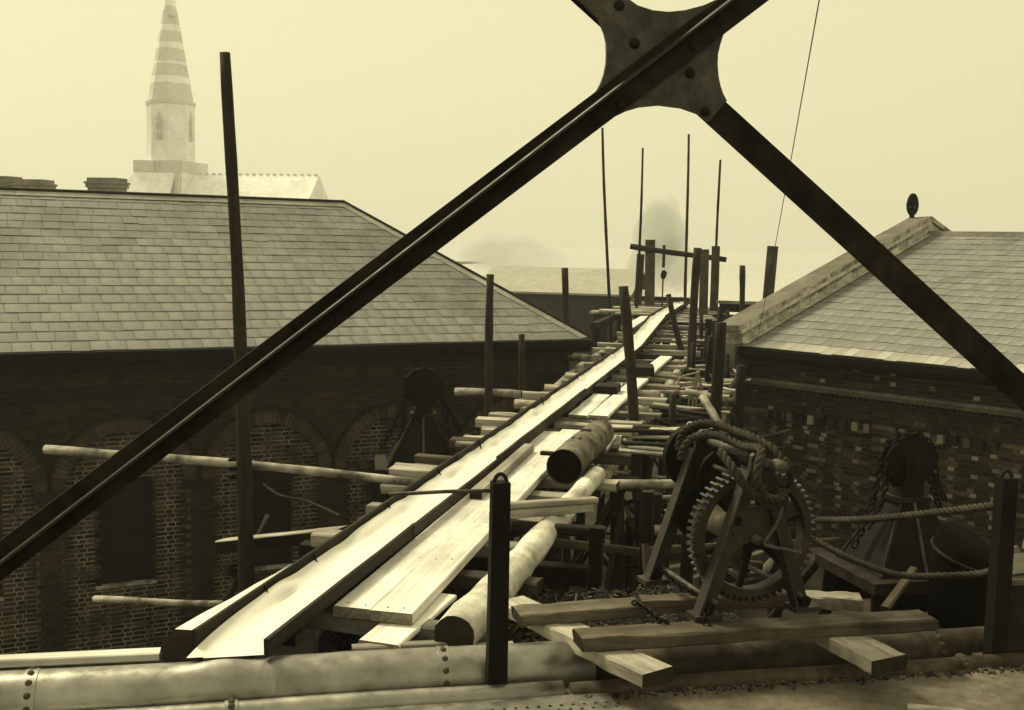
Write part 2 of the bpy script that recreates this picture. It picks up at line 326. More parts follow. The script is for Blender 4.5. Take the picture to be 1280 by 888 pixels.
# ================================================================== LATTICE GIRDER (seen close, across the view)
GOFF = float(3.0)
GN = BN
def gp(x, y, d=0.): return atP(x, y, GN, GOFF) - GN*d          # d towards the camera
def girder():
    root = thing('lattice_girder', 'dark riveted iron cross brace with curved gusset plate spanning the whole view', 'girder', br(1.0, 3.0, 5.35))
    def line(a, b, z):      # extend the line a-b (in the girder plane) to height z
        t = (z-a[2])/(b[2]-a[2]); return a+(b-a)*t
    def strip(name, A, Bq, th, mt, z0, z1, d0=0.):   # flat bar between edge lines A and Bq
        a0, a1 = line(*A, z0), line(*A, z1); b0, b1 = line(*Bq, z0), line(*Bq, z1); q = MB()
        v = [a0, a1, b1, b0]; v = [p-GN*d0 for p in v]+[p-GN*(d0+th) for p in v]
        q.add(v, [(0, 1, 2, 3), (7, 6, 5, 4), (0, 4, 5, 1), (1, 5, 6, 2), (2, 6, 7, 3), (3, 7, 4, 0)])
        return q.obj(name, mt, root)
    # T bar, rising to the right, in front of the gusset
    U = (gp(0, 675), gp(744.7, 114)); R_ = (gp(0, 702), gp(797.5, 88.5)); Lw = (gp(0, 726), gp(909, 36.6)); 
    Lw = (gp(0, 726), gp(722, 180))
    tb = strip('tee_bar', U, Lw, .012, M['iron_brown'], 5.5, 10.6, .012)
    # its stem, a rib standing towards the camera
    a0, a1 = line(*R_, 5.5), line(*R_, 10.6); q = MB(); dn = np.cross(GN, (a1-a0)/np.linalg.norm(a1-a0)); dn = dn if dn[2] > 0 else -dn
    pr = [(-.006, 0), (-.005, .026), (-.003, .031), (.003, .031), (.005, .026), (.006, 0)]
    v = []
    for e in (a0, a1): v += [e+dn*x-GN*(.0245+y) for x, y in pr]
    q.add(v, [(i, i+1, i+7, i+6) for i in range(5)]+[(0, 6, 11, 5), tuple(range(6)), tuple(range(11, 5, -1))]); q.obj('stem', M['worn_iron'], tb)
    # flat bars falling to the right, one below and one above the gusset
    E1 = (gp(906.7, 126.7), gp(1280, 467)); E2 = (gp(884, 153), gp(1280, 513))
    strip('flat_bar', E1, E2, .012, M['iron_brown'], 5.5, 8.47, -.013)
    G1 = (gp(745.7, 24.4), gp(720, 0)); G2 = (gp(795.5, 8), gp(760, -25))
    strip('flat_bar', E1, E2, .012, M['iron_brown'], 8.55, 10.6, -.013)
    # gusset plate, scalloped on four sides
    bot = [(906.7, 126.7), (884, 153), (872.7, 144), (850, 136), (822, 132.5), (797.5, 135), (781, 140), (764, 148)]
    px = [(910, 34), (902, 45), (898.6, 56), (895.5, 69), (895, 81), (896, 95), (898.6, 108), (902, 118)] + bot + [(733, 168), (716, 141), (744.7, 114), (750, 104), (753.8, 93.4), (756.5, 80), (757, 67), (756.5, 54), (754, 42.7), (750, 33), (745.7, 24.4), (716, -4), (672, -46), (730, -68), (781, -2), (795.5, 8), (814, 14), (834, 16), (854, 14), (877, 8), (895, 0), (930, -28), (965, -4)]
    P = [gp(*p) for p in px]; n = len(P); q = MB(); th = .012
    q.v = [tuple(p) for p in P]+[tuple(p-GN*th) for p in P]
    q.f = [tuple(range(n)), tuple(range(2*n-1, n-1, -1))]+[(i, (i+1) % n, n+(i+1) % n, n+i) for i in range(n)]; q.m = [0]*len(q.f)
    g = q.obj('gusset_plate', M['plate'], root)
    for p in [(791.5, 55.5), (791, 87.5), (860.5, 92.5), (879.5, 140), (772.5, 8), (885.5, 16.5), (862, 60), (772, 134)]:
        d = .012 if p not in ((862, 60), (772, 134)) else .024
        link('rivet', RV, orient(gp(*p, d), -GN), g)
    # chords above and below the view
    ax = (BD, BN, UP)
    q = MB(); q.box((-13, 2.9, 10.5), (13, 3.1, 10.8), ax=ax); q.obj('top_chord', M['iron_brown'], root)
    q = MB(); q.box((-13, 2.85, 5.455), (13, 3.15, 5.60), ax=ax); q.obj('bottom_chord', M['iron_brown'], root)
girder()

# ================================================================== KERB TUBES AND POSTS ON THE BRIDGE EDGE
def pipe_run(name, s0, s1, o, z, r, mt, label, joints, rm):
    t = thing(name, label, 'pipe', br((s0+s1)/2, o, z-r)); b = MB(); n = 72
    pts = [br(s, o, z+.004*math.sin(3*s)) for s in np.linspace(s0, s1, 20)]
    b.tube(pts, r, n); b.obj('tube', mt, t, smooth=True)
    for j in joints:
        q = MB(); q.tube([br(j-.035, o, z), br(j+.035, o, z)], r+.006, n); c = q.obj('joint_band', mt, t)
        for k in range(9):
            a = rad(-20+25*k); nr = -BN*math.cos(a)+UP*math.sin(a); link('rivet', rm, orient(br(j, o, z)+nr*(r+.005), nr), c)
    return t
def s_at(x, y, z): return float(atZ(x, y, z) @ BD)
pipe_run('kerb_pipe', -7, 1.88, 6.23, 5.49, .16, M['galv'], 'bright galvanised pipe along the bridge edge below the trough end', [s_at(37, 862, 5.58), s_at(550, 825, 5.55), -4], RVB)
pipe_run('kerb_pipe', 1.90, 5.0, 6.26, 5.455, .115, M['rusty'], 'dull rusty pipe along the bridge edge under the winch beams', [4.2], RVB)
pipe_run('kerb_tube', -7, 1.65, 5.965, 5.455, .066, M['galv'], 'thin pale tube at the deck edge with riveted plate', [s_at(290, 875, 5.5), -3.5], RVB)
pipe_run('kerb_tube', 1.7, 5.0, 5.95, 5.45, .062, M['rusty'], 'thin rusty tube half buried in grit at the deck edge', [4.2], RVB)
def stanchion(px, py, h, label, sdir):
    base = atZ(px, py, 5.452); t = thing('iron_post', label, 'post', base, 'iron posts on the bridge edge')
    b = MB(); ax = (BD, BN, UP)
    b.v = []; w0, w1 = .056, .05
    v = [base+BD*sx*(w0 if z == 0 else w1)+BN*sy*.045+UP*z for z in (0, h) for sx, sy in ((-1, -1), (1, -1), (1, 1), (-1, 1))]
    b.add(v, [(0, 3, 2, 1), (4, 5, 6, 7), (0, 1, 5, 4), (1, 2, 6, 5), (2, 3, 7, 6), (3, 0, 4, 7)]); b.obj('shaft', M['iron'], t)
    b = MB(); b.box((-.10, -.09, 0), (.10, .09, .022), ax=ax, o=base); f = b.obj('foot', M['rusty'], t)
    for q in (-1, 1): link('rivet', RVB, orient(base+BD*q*.08-BN*.07+UP*.022, UP), f)
    b = MB(); b.tube([base+BD*(.036*math.cos(a))+UP*(h-.01+.055*math.sin(a)) for a in np.linspace(0, math.pi, 9)], .012, 6); b.obj('eye', M['iron_brown'], t, smooth=True)
    return base, t
PB, _ = stanchion(620, 866, 1.22, 'black iron post with ring eye standing in front of the pale planks', 1)
PR, _ = stanchion(1243, 826, 1.17, 'black iron post with ring eye beside the brick building, ropes tied to it', 1)
# rod through the eye of the middle post, running left
b = MB(); e0 = PB+UP*1.17; b.tube([e0, e0-BD*.30+UP*.003, e0-BD*.62-UP*.005], .011, 6)
o = b.obj('iron_rod', M['plate'], loc=e0, smooth=True); props(o, 'short iron rod sticking out left of the ring eye post', 'rod')
# end plate at the right post
b = MB(); sP, oP = float(PR@BD), float(PR@BN); b.box((sP+.07, oP-.02, 5.452), (sP+.5, oP+.05, 5.93), ax=(BD, BN, UP)); b.box((sP+.068, oP-.04, 5.93), (sP+.52, oP+.07, 5.945), ax=(BD, BN, UP))
o = b.obj('end_plate', M['iron_brown'], loc=br(4.5, 5.8, 5.45)); props(o, 'low dark iron plate closing the deck edge beside the right post', 'plate')

# ================================================================== TIMBER STAGING, TROUGH
TZ = 5.565                                   # top of the cross ties
STY = [6.9, 8.05, 8.9, 9.9, 10.9, 11.7, 12.45, 13.3, 13.75, 14.55, 15.4, 15.85, 16.7, 17.45, 18.4, 19.4, 20.3, 21.6, 22.4, 23.6, 24.6, 25.9, 26.6, 27.5, 28.7, 29.6, 30.5, 31.4, 32.4, 33.4, 34.6, 35.4, 36.3, 37.2, 38.3, 39.4, 40.6, 41.6]
def rise(y): return 0 if y < 25 else (.32*(y-25)/6 if y < 31 else .32)
def staging():
    t = thing('timber_staging', 'rough timber trestle of logs and cross ties carrying the long trough', 'staging', (-2.7, 22, GZ))
    for i, y in enumerate([y*.974 for y in STY]):
        xl = -3.66+random.uniform(-.22, .22) if y > 8.5 else -3.3; xr = -1.55+random.uniform(-.18, .2); z = TZ+rise(y)
        if y < 8.5: xr = -1.5
        wd = random.uniform(.12, .22); h = random.uniform(.09, .13); tilt = random.uniform(-.015, .015); sk = random.uniform(-.06, .06)
        if random.random() < .3: pole('cross_tie', (xl, y-sk, z-.07-tilt), (xr, y+sk, z-.07+tilt), .075, .065, M['pole_pale'] if random.random() < .5 else M['tie'], t)
        else: timber('cross_tie', (xl, y-sk, z-h/2-tilt), (xr, y+sk, z-h/2+tilt), wd, h, M['tie'] if random.random() < .75 else M['timber'], t, jit=.01)
        if random.random() < .45 and y > 9:      # a doubled tie beside it
            timber('cross_tie', (xl+random.uniform(-.3, .5), y+.26, z-.05), (-3.1+random.uniform(-.2, .2), y+.24, z-.05), .12, .06, M['tie'], t, jit=.01)
    for x, r, y0, y1 in [(-3.45, .11, 7.0, 20.4), (-3.62, .10, 19.8, 31), (-1.75, .115, 11.9, 18.2), (-1.98, .10, 12.2, 21.5), (-1.72, .10, 18.4, 26.5), (-1.95, .10, 21.6, 30), (-2.8, .12, 7.6, 24)]:
        pole('stringer', (x, y0, TZ-.13-r), (x+.05, y1, TZ-.13-r+rise(y1)*.8), r, r*.9, M['pole_pale'], t, sides=12)
    for x, y0, y1 in [(-3.4, 28, 42), (-1.9, 28, 42)]:
        pole('stringer', (x, y0, TZ+.10), (x, y1, TZ+.10), .1, .1, M['pole_pale'], t)
    for y in (9.2, 13.0, 16.5, 20.0, 23.5, 27, 30.5, 34, 37.5, 41):
        zt = TZ-.30+rise(y)*.9
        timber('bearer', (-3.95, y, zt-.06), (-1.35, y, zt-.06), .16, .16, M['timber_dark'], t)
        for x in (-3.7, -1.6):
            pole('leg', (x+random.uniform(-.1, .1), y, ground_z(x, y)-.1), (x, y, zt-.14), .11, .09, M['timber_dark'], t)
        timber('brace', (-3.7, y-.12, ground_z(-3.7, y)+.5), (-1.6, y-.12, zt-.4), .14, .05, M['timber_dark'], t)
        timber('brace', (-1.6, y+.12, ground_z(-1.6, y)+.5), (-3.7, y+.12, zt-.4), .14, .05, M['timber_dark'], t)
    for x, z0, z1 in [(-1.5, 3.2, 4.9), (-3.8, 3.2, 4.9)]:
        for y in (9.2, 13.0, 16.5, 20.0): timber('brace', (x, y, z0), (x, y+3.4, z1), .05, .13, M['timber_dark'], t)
staging()
TY = [5.66, 8.3, 11.2, 14.0, 16.9, 19.7, 22.4, 25.0, 28.1, 31.0, 34.0, 37.2, 40.4, 43.2]
def trough():
    t = thing('water_trough', 'long open plank trough with bright smooth lining running away to the far platform', 'trough', (-2.85, 5.7, 5.5))
    for i in range(len(TY)-1):
        y0, y1 = TY[i], TY[i+1]; z0, z1 = rise(y0), rise(y1); d = .008*(i % 2); e = .035*random.uniform(-1, 1)
        timber('side_board', (-3.062-d, y0-.05, 5.705+z0), (-3.062-d, y1+.04, 5.705+z1), .028, .16, M['trough'], t, cham=.004, jit=.003)
        timber('side_board', (-2.628+d, y0-.03, 5.73+z0+e*.3), (-2.628+d, y1+.05, 5.73+z1+e*.3), .03, .105+e*.5, M['trough'], t, cham=.004, jit=.003)
        timber('floor_board', (-2.845, y0 if i else 6.25, 5.655+z0), (-2.845, y1-.01, 5.655+z1), .395, .035, M['trough'], t, cham=.004, jit=.002)
        for yb in np.arange(y0+.45, y1, 1.1): timber('bearer_block', (-3.05, yb, 5.602+rise(yb)), (-2.64, yb, 5.602+rise(yb)), .12, .07, M['timber_dark'], t, n=2)
    # lining, its left edge turned up in waves; the near end spills over the kerb pipe
    n = 300; ys = np.concatenate([np.linspace(5.70-.0, 16, 190), np.linspace(16.1, 43, n-190)]); v = []; f = []; k = 9
    def wav(y): return .006*math.sin(y*3.1)+.004*math.sin(y*7.7+1)+.002*math.sin(y*13.1+2)
    xs = np.linspace(0, 1, k)
    pc = lambda x: (6.23+.4226*x)/.9063          # pipe axis under trough: y of the pipe at x
    def lip(u, q):                                # q 0..1 down over the pipe
        ang = rad(64)*(1-q) + rad(-34)*q; wd = 1+.95*q**1.1
        x = -2.845+(u-.5)*.37*wd - .02*q; y0 = pc(x); r = .166+.02*math.sin(math.pi*min(1, q*1.2))*(1-.5*abs(u-.5)) - .012*q**3
        p = np.array([x, y0, 5.49]) + (-BN*math.cos(ang)+UP*math.sin(ang))*r
        return p
    k2 = 61; lr = []
    for q in np.linspace(1, 0, 50):
        row = []
        for u in np.linspace(0, 1, k2):
            ang = rad(84)*(1-q)+rad(-40)*q; wd = 1+1.5*q**.8; x = -2.845+(u-.5)*.43*wd-.04*q; e = (1-(2*u-1)**2)**1.5
            r = .1590+(.016*(1-q)**2+.004*(1-q))*((1-(2*u-1)**2)**2)**1.3
            row.append(np.array([x, pc(x), 5.49])+(-BN*math.cos(ang)+UP*math.sin(ang))*r)
        lr.append(row)
    b = MB(); b.add([p for R in lr for p in R], [(j*k2+i, j*k2+i+1, (j+1)*k2+i+1, (j+1)*k2+i) for j in range(49) for i in range(k2-1)]); b.obj('lip', M['galv'], t, smooth=True)
    rows = []
    for y in ys:
        R = []
        for u in xs:
            x = -3.04+u*.395; z = 5.682+rise(y)+.003*math.sin(y*2.3+u*4)
            if u < .12: z += .052+wav(y)*1.2; x += .006
            elif u < .25: z += .012+wav(y)*.9; x += .03+wav(y)*1.2
            yy = y
            if y < 6.2:
                ye = pc(x)+.012; yy = ye+(y-5.70)*(6.2-ye)/.5; g_ = max(0, (6.15-y)/.45); z = z*(1-g_**2)+(5.668+.006*(u < .2))*g_**2
            R.append(np.array([x, yy, z]))
        rows.append(R)
    b = MB(); vv = [p for R in rows for p in R]; N = len(rows)
    b.add(vv, [(j*k+i, j*k+i+1, (j+1)*k+i+1, (j+1)*k+i) for j in range(N-1) for i in range(k-1)])
    b.obj('lining', M['lining'], t, smooth=True)
    for px, py in [(391, 697), (484, 633), (547, 590), (597, 553), (676, 499), (330, 738), (720, 470)]:
        p = atP(px, py, np.array([1., 0, 0]), -3.05); b = MB(); b.tube([p+UP*.03, p+UP*.005+np.array([.015, 0, 0]), p-UP*.03+np.array([.035, -.01, 0]), p-UP*.075+np.array([.05, -.03, 0])], .008, 5)
        b.obj('hook', M['iron'], t)
trough()
# planks beside the trough
def plank(p0, p1, wd, h, label, mt='plank', name='plank', group=None, cat='plank', warp=0., roll=0., jit=.003, n=10):
    o = timber(name, p0, p1, wd, h, M[mt], None, cham=.008, jit=jit, n=n, warp=warp, roll=roll); return props(o, label, cat, group)
plank((-2.50, 6.62, 5.61), (-2.52, 13.75, 5.61), .255, .07, 'wide pale walking plank close against the trough side', warp=.004)
plank((-2.225, 6.60, 5.612), (-2.30, 13.95, 5.615), .285, .072, 'wide pale walking plank with rounded worn end next to the short board', warp=.006)
plank((-2.20, 6.28, 5.545), (-2.12, 7.3, 5.552), .27, .036, 'short pale board poking out under the walking planks', n=4)
plank((-2.47, 15.35, 5.60), (-2.45, 19.2, 5.60), .27, .05, 'pale plank midway along the trough, beyond the log', warp=.005)
plank((-2.19, 15.4, 5.60), (-2.1, 20.1, 5.60), .27, .05, 'pale plank midway along the staging beside the dark block', warp=.008)
plank((-2.1, 20.2, 5.62), (-2.0, 24.2, 5.62), .26, .05, 'pale plank on edge of the staging past the leaning pole', warp=.005)
plank((-3.45, 29.0, 5.85), (-3.4, 33.2, 5.9), .30, .05, 'pale plank left of the trough near the far platform')
plank((-2.50, 9.8, 5.692), (-2.53, 12.3, 5.692), .12, .09, 'grey timber block lying along the planks against the trough', 'timber_g' if 0 else 'plank_grey', 'timber_block', cat='block', n=4)
plank((-2.36, 12.15, 5.668), (-2.2, 12.15, 5.668), .10, .04, 'small dark batten lying across the walking planks', 'timber_dark', 'batten', cat='batten', n=2)
plank((-2.58, 17.9, 5.69), (-2.22, 17.9, 5.69), .5, .13, 'dark square block on planks beside the trough', 'timber_dark', 'timber_block', cat='block', n=2)
plank((-2.3, 20.5, 5.73), (-1.92, 20.55, 5.73), .7, .16, 'dark square block by the leaning pole on the staging', 'timber_dark', 'timber_block', cat='block', n=2)
for o in [q for q in COL.objects if q.name.startswith('plank')]:
    L_ = max(v.co.x for v in o.data.vertices); zt = max(v.co.z for v in o.data.vertices)
    for x in np.arange(.08, L_, 1.15):
        for yy in (-.07, .06):
            link('nail', RVN, WM[o.name] @ Matrix.Translation((x+random.uniform(-.02, .02), yy+random.uniform(-.015, .015), zt-.003)), o)
# octagonal baulk left of the trough
def baulk():
    p0 = np.array([-3.235, 5.80, 5.57]); p1 = np.array([-3.14, 8.4, 5.50]); o = timber('timber_baulk', p0, p1, .27, .27, M['plank'], None, cham=.085, jit=.008, n=8)
    props(o, 'thick pale baulk with chamfered dark end lying left of the trough', 'baulk')
baulk()
# peeled log and the hollow pipe
o = pole('peeled_log', (-1.76, 6.42, 5.60), (-1.60, 11.3, 5.64), .135, .088, M['log'], None, sides=16, n=16, wob=.26); props(o, 'crooked pale peeled log lying behind the middle iron post', 'log')
def stub_pipe():
    p0, p1 = np.array([-1.87, 10.85, 5.79]), np.array([-1.86, 13.3, 5.75]); t = thing('thick_log', 'short thick mottled log with black end lying on the staging', 'log', p0-UP*.2)
    b = MB(); n = 22; L = np.linspace(0, 1, 14); rr = [.174*(1+.035*random.uniform(-1, 1)) for _ in L]
    b.tube([p0+(p1-p0)*q+UP*.01*math.sin(5*q) for q in L], rr, n, caps=False); b.obj('shell', M['bark'], t, smooth=True)
    for P_, dy in ((p0, .03), (p1, -.03)):
        b = MB(); b.tube([P_+np.array([0, dy, 0]), P_+np.array([0, dy*1.3, 0])], .165, n); b.obj('end_face', M['tar'], t)  # black discs as log ends; shade put into the colour, no tar there
    for q in (.30, .55):
        b = MB(); c = p0+(p1-p0)*q; b.box((-.05, -.07, .13), (.05, .07, .185), ax=(np.array([1., 0, 0]), np.array([0, 1., 0]), UP), o=c); b.obj('clamp', M['iron'], t)
stub_pipe()
# boards along the kerb pipe
plank(br(-5, 6.80, 5.53), br(-.62, 6.72, 5.53), .10, .05, 'narrow pale board lying along the left of the baulk end', n=8)
plank(br(.05, 6.60, 5.46), br(1.5, 6.60, 5.47), .09, .10, 'pale rail lying along the pipe right of the trough mouth', 'tie', 'rail', cat='rail')
plank(br(.50, 6.62, 5.535), br(1.2, 6.62, 5.535), .07, .035, 'small offcut lying on the rail under the short board', 'plank_grey', n=3)
# beams under the winch
def beam_px(name, a, c, z, wd, h, label, mt='beam', k=None, jit=.009):
    p0 = atZ(*a, z)-UP*h/2; p1 = atZ(*c, z)-UP*h/2
    o = timber(name, p0, p1, wd, h, M[mt], None, cham=.008, jit=jit, n=10); return props(o, label, 'beam')
beam_px('timber_beam', (722, 792), (1160, 768), 5.77, .20, .075, 'long squared beam under the front feet of the winch')
beam_px('timber_beam', (645, 763), (800, 752), 5.76, .20, .075, 'short squared beam left of the winch with chain over it')
beam_px('timber_beam', (640, 748), (822, 838), 5.69, .22, .085, 'worn pale beam crossing under the winch beams, its end on the deck', 'tie')
beam_px('timber_beam', (1040, 785), (1112, 822), 5.69, .25, .085, 'short worn beam end sticking out onto the deck below the winch', 'tie')
beam_px('timber_beam', (800, 748), (1000, 738), 5.765, .13, .09, 'squared beam behind the winch feet', 'timber')
beam_px('timber_beam', (1005, 742), (1075, 745), 5.62, .15, .09, 'short grey beam between winch and pulley stand', 'tie')
# board pair fixed to the middle post and dark trestle under it
plank(atZ(632, 632, 5.8), atZ(745, 625, 5.78), .09, .05, 'narrow board running right from behind the middle post, upper of two', 'plank_grey', n=4)
plank(atZ(632, 642, 5.72), atZ(738, 633, 5.72), .12, .08, 'thicker board under the narrow one right of the middle post', 'tie', n=4)
def cross_trestle():
    t = thing('trestle', 'dark timber trestle frame standing behind the middle post', 'trestle', (-1.2, 9.0, 2.2))
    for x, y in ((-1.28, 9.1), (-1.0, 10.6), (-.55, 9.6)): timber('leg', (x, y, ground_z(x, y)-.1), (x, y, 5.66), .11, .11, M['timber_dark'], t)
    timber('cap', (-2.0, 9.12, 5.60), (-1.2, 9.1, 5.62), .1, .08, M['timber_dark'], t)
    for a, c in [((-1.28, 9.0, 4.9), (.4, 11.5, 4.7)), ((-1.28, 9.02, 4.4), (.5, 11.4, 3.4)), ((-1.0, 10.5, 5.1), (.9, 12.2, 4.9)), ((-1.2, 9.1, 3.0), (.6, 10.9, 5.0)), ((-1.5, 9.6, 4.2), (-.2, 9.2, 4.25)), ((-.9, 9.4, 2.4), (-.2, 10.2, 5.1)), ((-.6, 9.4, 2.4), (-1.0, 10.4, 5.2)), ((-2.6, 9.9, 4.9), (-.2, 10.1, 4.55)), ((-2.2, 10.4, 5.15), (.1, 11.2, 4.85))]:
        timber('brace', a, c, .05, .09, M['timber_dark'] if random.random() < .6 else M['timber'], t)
cross_trestle()
def spoked_wheel(c, r, label, ax_dir):
    t = thing('cart_wheel', label, 'wheel', c-UP*r); a = np.array(ax_dir)/np.linalg.norm(ax_dir); u = np.cross(a, UP); u /= np.linalg.norm(u); w_ = np.cross(u, a)
    ring = [c+r*(math.cos(q)*u+math.sin(q)*w_) for q in np.linspace(0, 2*math.pi, 28, endpoint=False)]
    b = MB(); b.tube(ring, .028, 6, closed=True); b.obj('rim', M['iron'], t, smooth=True)
    b = MB(); b.tube([c-a*.09, c+a*.09], .06, 10); b.obj('hub', M['iron'], t)
    for q in np.linspace(0, 2*math.pi, 8, endpoint=False):
        b = MB(); b.tube([c+.05*(math.cos(q)*u+math.sin(q)*w_), c+(r-.02)*(math.cos(q)*u+math.sin(q)*w_)], .018, 5); b.obj('spoke', M['iron'], t)
c_ = atZ(796, 668, 4.55); gzc = ground_z(c_[0], c_[1])
spoked_wheel(c_, .42, 'dark spoked wheel among the trestle braces', (-.25, 1, .1))
b = MB(); b.tube([c_+np.array([0, .0, 0]), c_+np.array([-.12, .5, 0]), c_+np.array([-.3, 1.4, 0])], .035, 8); b.tube([np.array([c_[0]-.15, c_[1]+.6, gzc-.1]), np.array([c_[0]-.15, c_[1]+.6, c_[2]+.05])], .06, 8)
o = b.obj('wheel_axle', M['iron'], loc=(c_[0], c_[1], gzc)); props(o, 'iron axle on a dark post behind the spoked wheel', 'axle')

# ================================================================== POLES
def ppole(top, bot, zb, r0, r1, label, zend=None, mt='pole', group=None, name='scaffold_pole', sides=9):
    b0 = atZ(*bot, zb); t0 = atY(*top, b0[1])
    if zend is None: e = b0
    else:
        e = b0+(b0-t0)*((b0[2]-zend)/(t0[2]-b0[2])); 
    o = pole(name, e, t0, r0, r1, M[mt], None, sides=sides); return props(o, label, 'pole', group)
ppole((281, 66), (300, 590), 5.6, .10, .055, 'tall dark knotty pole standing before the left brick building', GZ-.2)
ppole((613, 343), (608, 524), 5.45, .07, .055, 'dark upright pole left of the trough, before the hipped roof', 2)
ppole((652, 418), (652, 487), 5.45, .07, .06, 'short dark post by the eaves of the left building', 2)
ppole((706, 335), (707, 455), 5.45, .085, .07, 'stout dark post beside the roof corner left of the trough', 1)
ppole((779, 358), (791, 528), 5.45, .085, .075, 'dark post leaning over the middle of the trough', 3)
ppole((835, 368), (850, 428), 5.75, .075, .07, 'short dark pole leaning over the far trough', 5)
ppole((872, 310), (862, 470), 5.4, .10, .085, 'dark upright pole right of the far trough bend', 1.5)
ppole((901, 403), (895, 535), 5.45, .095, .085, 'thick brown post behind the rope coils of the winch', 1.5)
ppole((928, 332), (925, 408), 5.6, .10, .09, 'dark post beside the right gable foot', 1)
for (tp, bt, y, r, lab) in [((753, 160), (760, 385), 37, .085, 'slender tall pole beside the corrugated shed, leftmost of the thin masts'), ((803.5, 185), (796, 385), 36.5, .075, 'slender tall pole standing against the square post with the cross pole'), ((861, 168), (859, 385), 39, .085, 'slender tall pole rising at the trough end, tallest right mast'), ((900.5, 200), (897, 330), 38.5, .08, 'slender pole fixed to the square post right of the trough end')]:
    a, c = atY(*tp, y), atY(*bt, y); e = a+(c-a)*((a[2]-GZ+.2)/(a[2]-c[2])); o = pole('thin_mast', e, a, r*.8, r*.45, M['pole'], None, sides=8); props(o, lab, 'mast', 'thin masts at the far platform')
def sqpost(tp, bt, y, wd, label):
    a, c = atY(*tp, y), atY(*bt, y); e = a+(c-a)*((a[2]-GZ+.1)/(a[2]-c[2])); o = timber('square_post', e, a, wd, wd, M['timber'], None, cham=.015, up=(0, 1, 0)); return props(o, label, 'post')
sqpost((813, 300), (812, 380), 38, .31, 'square grey post carrying the left end of the cross pole')
sqpost((801, 318), (797, 380), 38.6, .24, 'paler square post just behind the cross pole post')
sqpost((881, 312), (879, 395), 36, .27, 'square grey post standing at the trough end')
sqpost((895, 308), (892, 395), 37.4, .26, 'square grey post with a thin mast fixed to it')
sqpost((966, 308), (959, 385), 34, .32, 'wide plank post standing beyond the right gable')
def hpole(a, c, y, r, label, mt='pole_pale', y2=None, name='ledger_pole'):
    p, q = atY(*a, y), atY(*c, y2 or y); o = pole(name, p, q, r, r*.9, M[mt], None); return props(o, label, 'pole')
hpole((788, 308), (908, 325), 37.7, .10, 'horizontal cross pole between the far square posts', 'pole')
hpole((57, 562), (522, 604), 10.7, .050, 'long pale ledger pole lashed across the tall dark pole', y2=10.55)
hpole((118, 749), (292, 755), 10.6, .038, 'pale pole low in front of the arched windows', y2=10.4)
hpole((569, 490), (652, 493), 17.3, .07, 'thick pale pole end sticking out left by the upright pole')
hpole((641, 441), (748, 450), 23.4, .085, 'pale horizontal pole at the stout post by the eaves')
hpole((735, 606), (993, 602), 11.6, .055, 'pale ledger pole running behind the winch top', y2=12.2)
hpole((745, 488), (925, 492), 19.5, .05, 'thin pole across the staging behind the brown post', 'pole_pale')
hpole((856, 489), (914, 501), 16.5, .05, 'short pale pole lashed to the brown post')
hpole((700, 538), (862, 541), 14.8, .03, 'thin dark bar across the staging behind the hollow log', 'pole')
hpole((860, 396), (925, 397), 36, .10, 'short pole below the dark tank beyond the trough', 'pole')
for a, c, y, y2, r, lab in [((905, 450), (925, 470), 22, 21, .03, 'thin light strut high on the right of staging'), ((888, 468), (898, 490), 18, 17.6, .02, 'thin strut beside the hanging rope bundle'), ((878, 495), (908, 545), 15, 14.6, .05, 'fat pale pole leaning behind the brown post'), ((861, 532), (900, 548), 12.5, 12.2, .05, 'pale pole lying on the rope coil of the winch'), ((905, 500), (918, 522), 15, 14.8, .015, 'thin rod below the short lashed pole'), ((772, 545), (745, 580), 13.6, 13.0, .02, 'thin pale rod leaning at the staging edge'), ((860, 540), (858, 600), 13, 13, .03, 'dark thin upright behind the winch'), ((925, 470), (905, 500), 20, 19.5, .07, 'brown pole leaning at the corner of the right building')]:
    p, q = atY(*a, y), atY(*c, y2); o = pole('loose_pole', p, q, r, r, M['pole_pale'] if 'pale' in lab or 'light' in lab else M['pole'], None, sides=8); props(o, lab, 'pole')
# right hand scaffold frame that the loose poles lean on
def side_scaffold():
    t = thing('side_scaffold', 'dark pole scaffold between the staging and the right building', 'scaffold', (-.7, 20, GZ))
    for x, y, z in [(-.55, 14.2, 5.5), (-.3, 17.5, 6.2), (-.9, 20.5, 6.4), (-.35, 24, 6.3), (-1.0, 27, 6.6), (-.2, 29, 6.2), (-1.1, 12.6, 5.2), (.3, 12.6, 5.3)]: pole('standard', (x, y, ground_z(x, y)-.2), (x, y, z), .08, .07, M['timber_dark'], t)
    for a, c in [((-1.3, 14.1, 4.6), (.1, 14.3, 4.7)), ((-1.4, 17.4, 5.2), (.0, 17.5, 5.2)), ((-1.5, 20.4, 5.5), (-.3, 20.5, 5.6)), ((-.5, 12.5, 5.3), (-.6, 20.6, 5.3)), ((-.6, 14, 3.6), (-.5, 20, 5.2)), ((-.4, 17.4, 5.6), (-.35, 24.2, 5.6)), ((-1.2, 24, 5.2), (0, 24.1, 5.2)), ((-1.1, 12.5, 4.8), (.4, 12.7, 4.8)), ((-1.1, 12.6, 3.0), (.3, 12.6, 4.6)), ((-1.3, 26.9, 5.8), (0, 27, 5.8)), ((-.4, 23.9, 5.9), (-.2, 29.1, 5.9))]: pole('ledger', a, c, .055, .05, M['pole'] if random.random() < .6 else M['pole_pale'], t)
    for i in range(7):
        x = -1.25+.17*i; timber('board', (x, 26.4+.01*i, ground_z(x, 26)-.1), (x+.02, 26.4, 6.35-.05*random.random()), .16, .03, M['timber_dark'], t, up=(0, 1, 0))
side_scaffold()
ss = bpy.data.objects['side_scaffold']
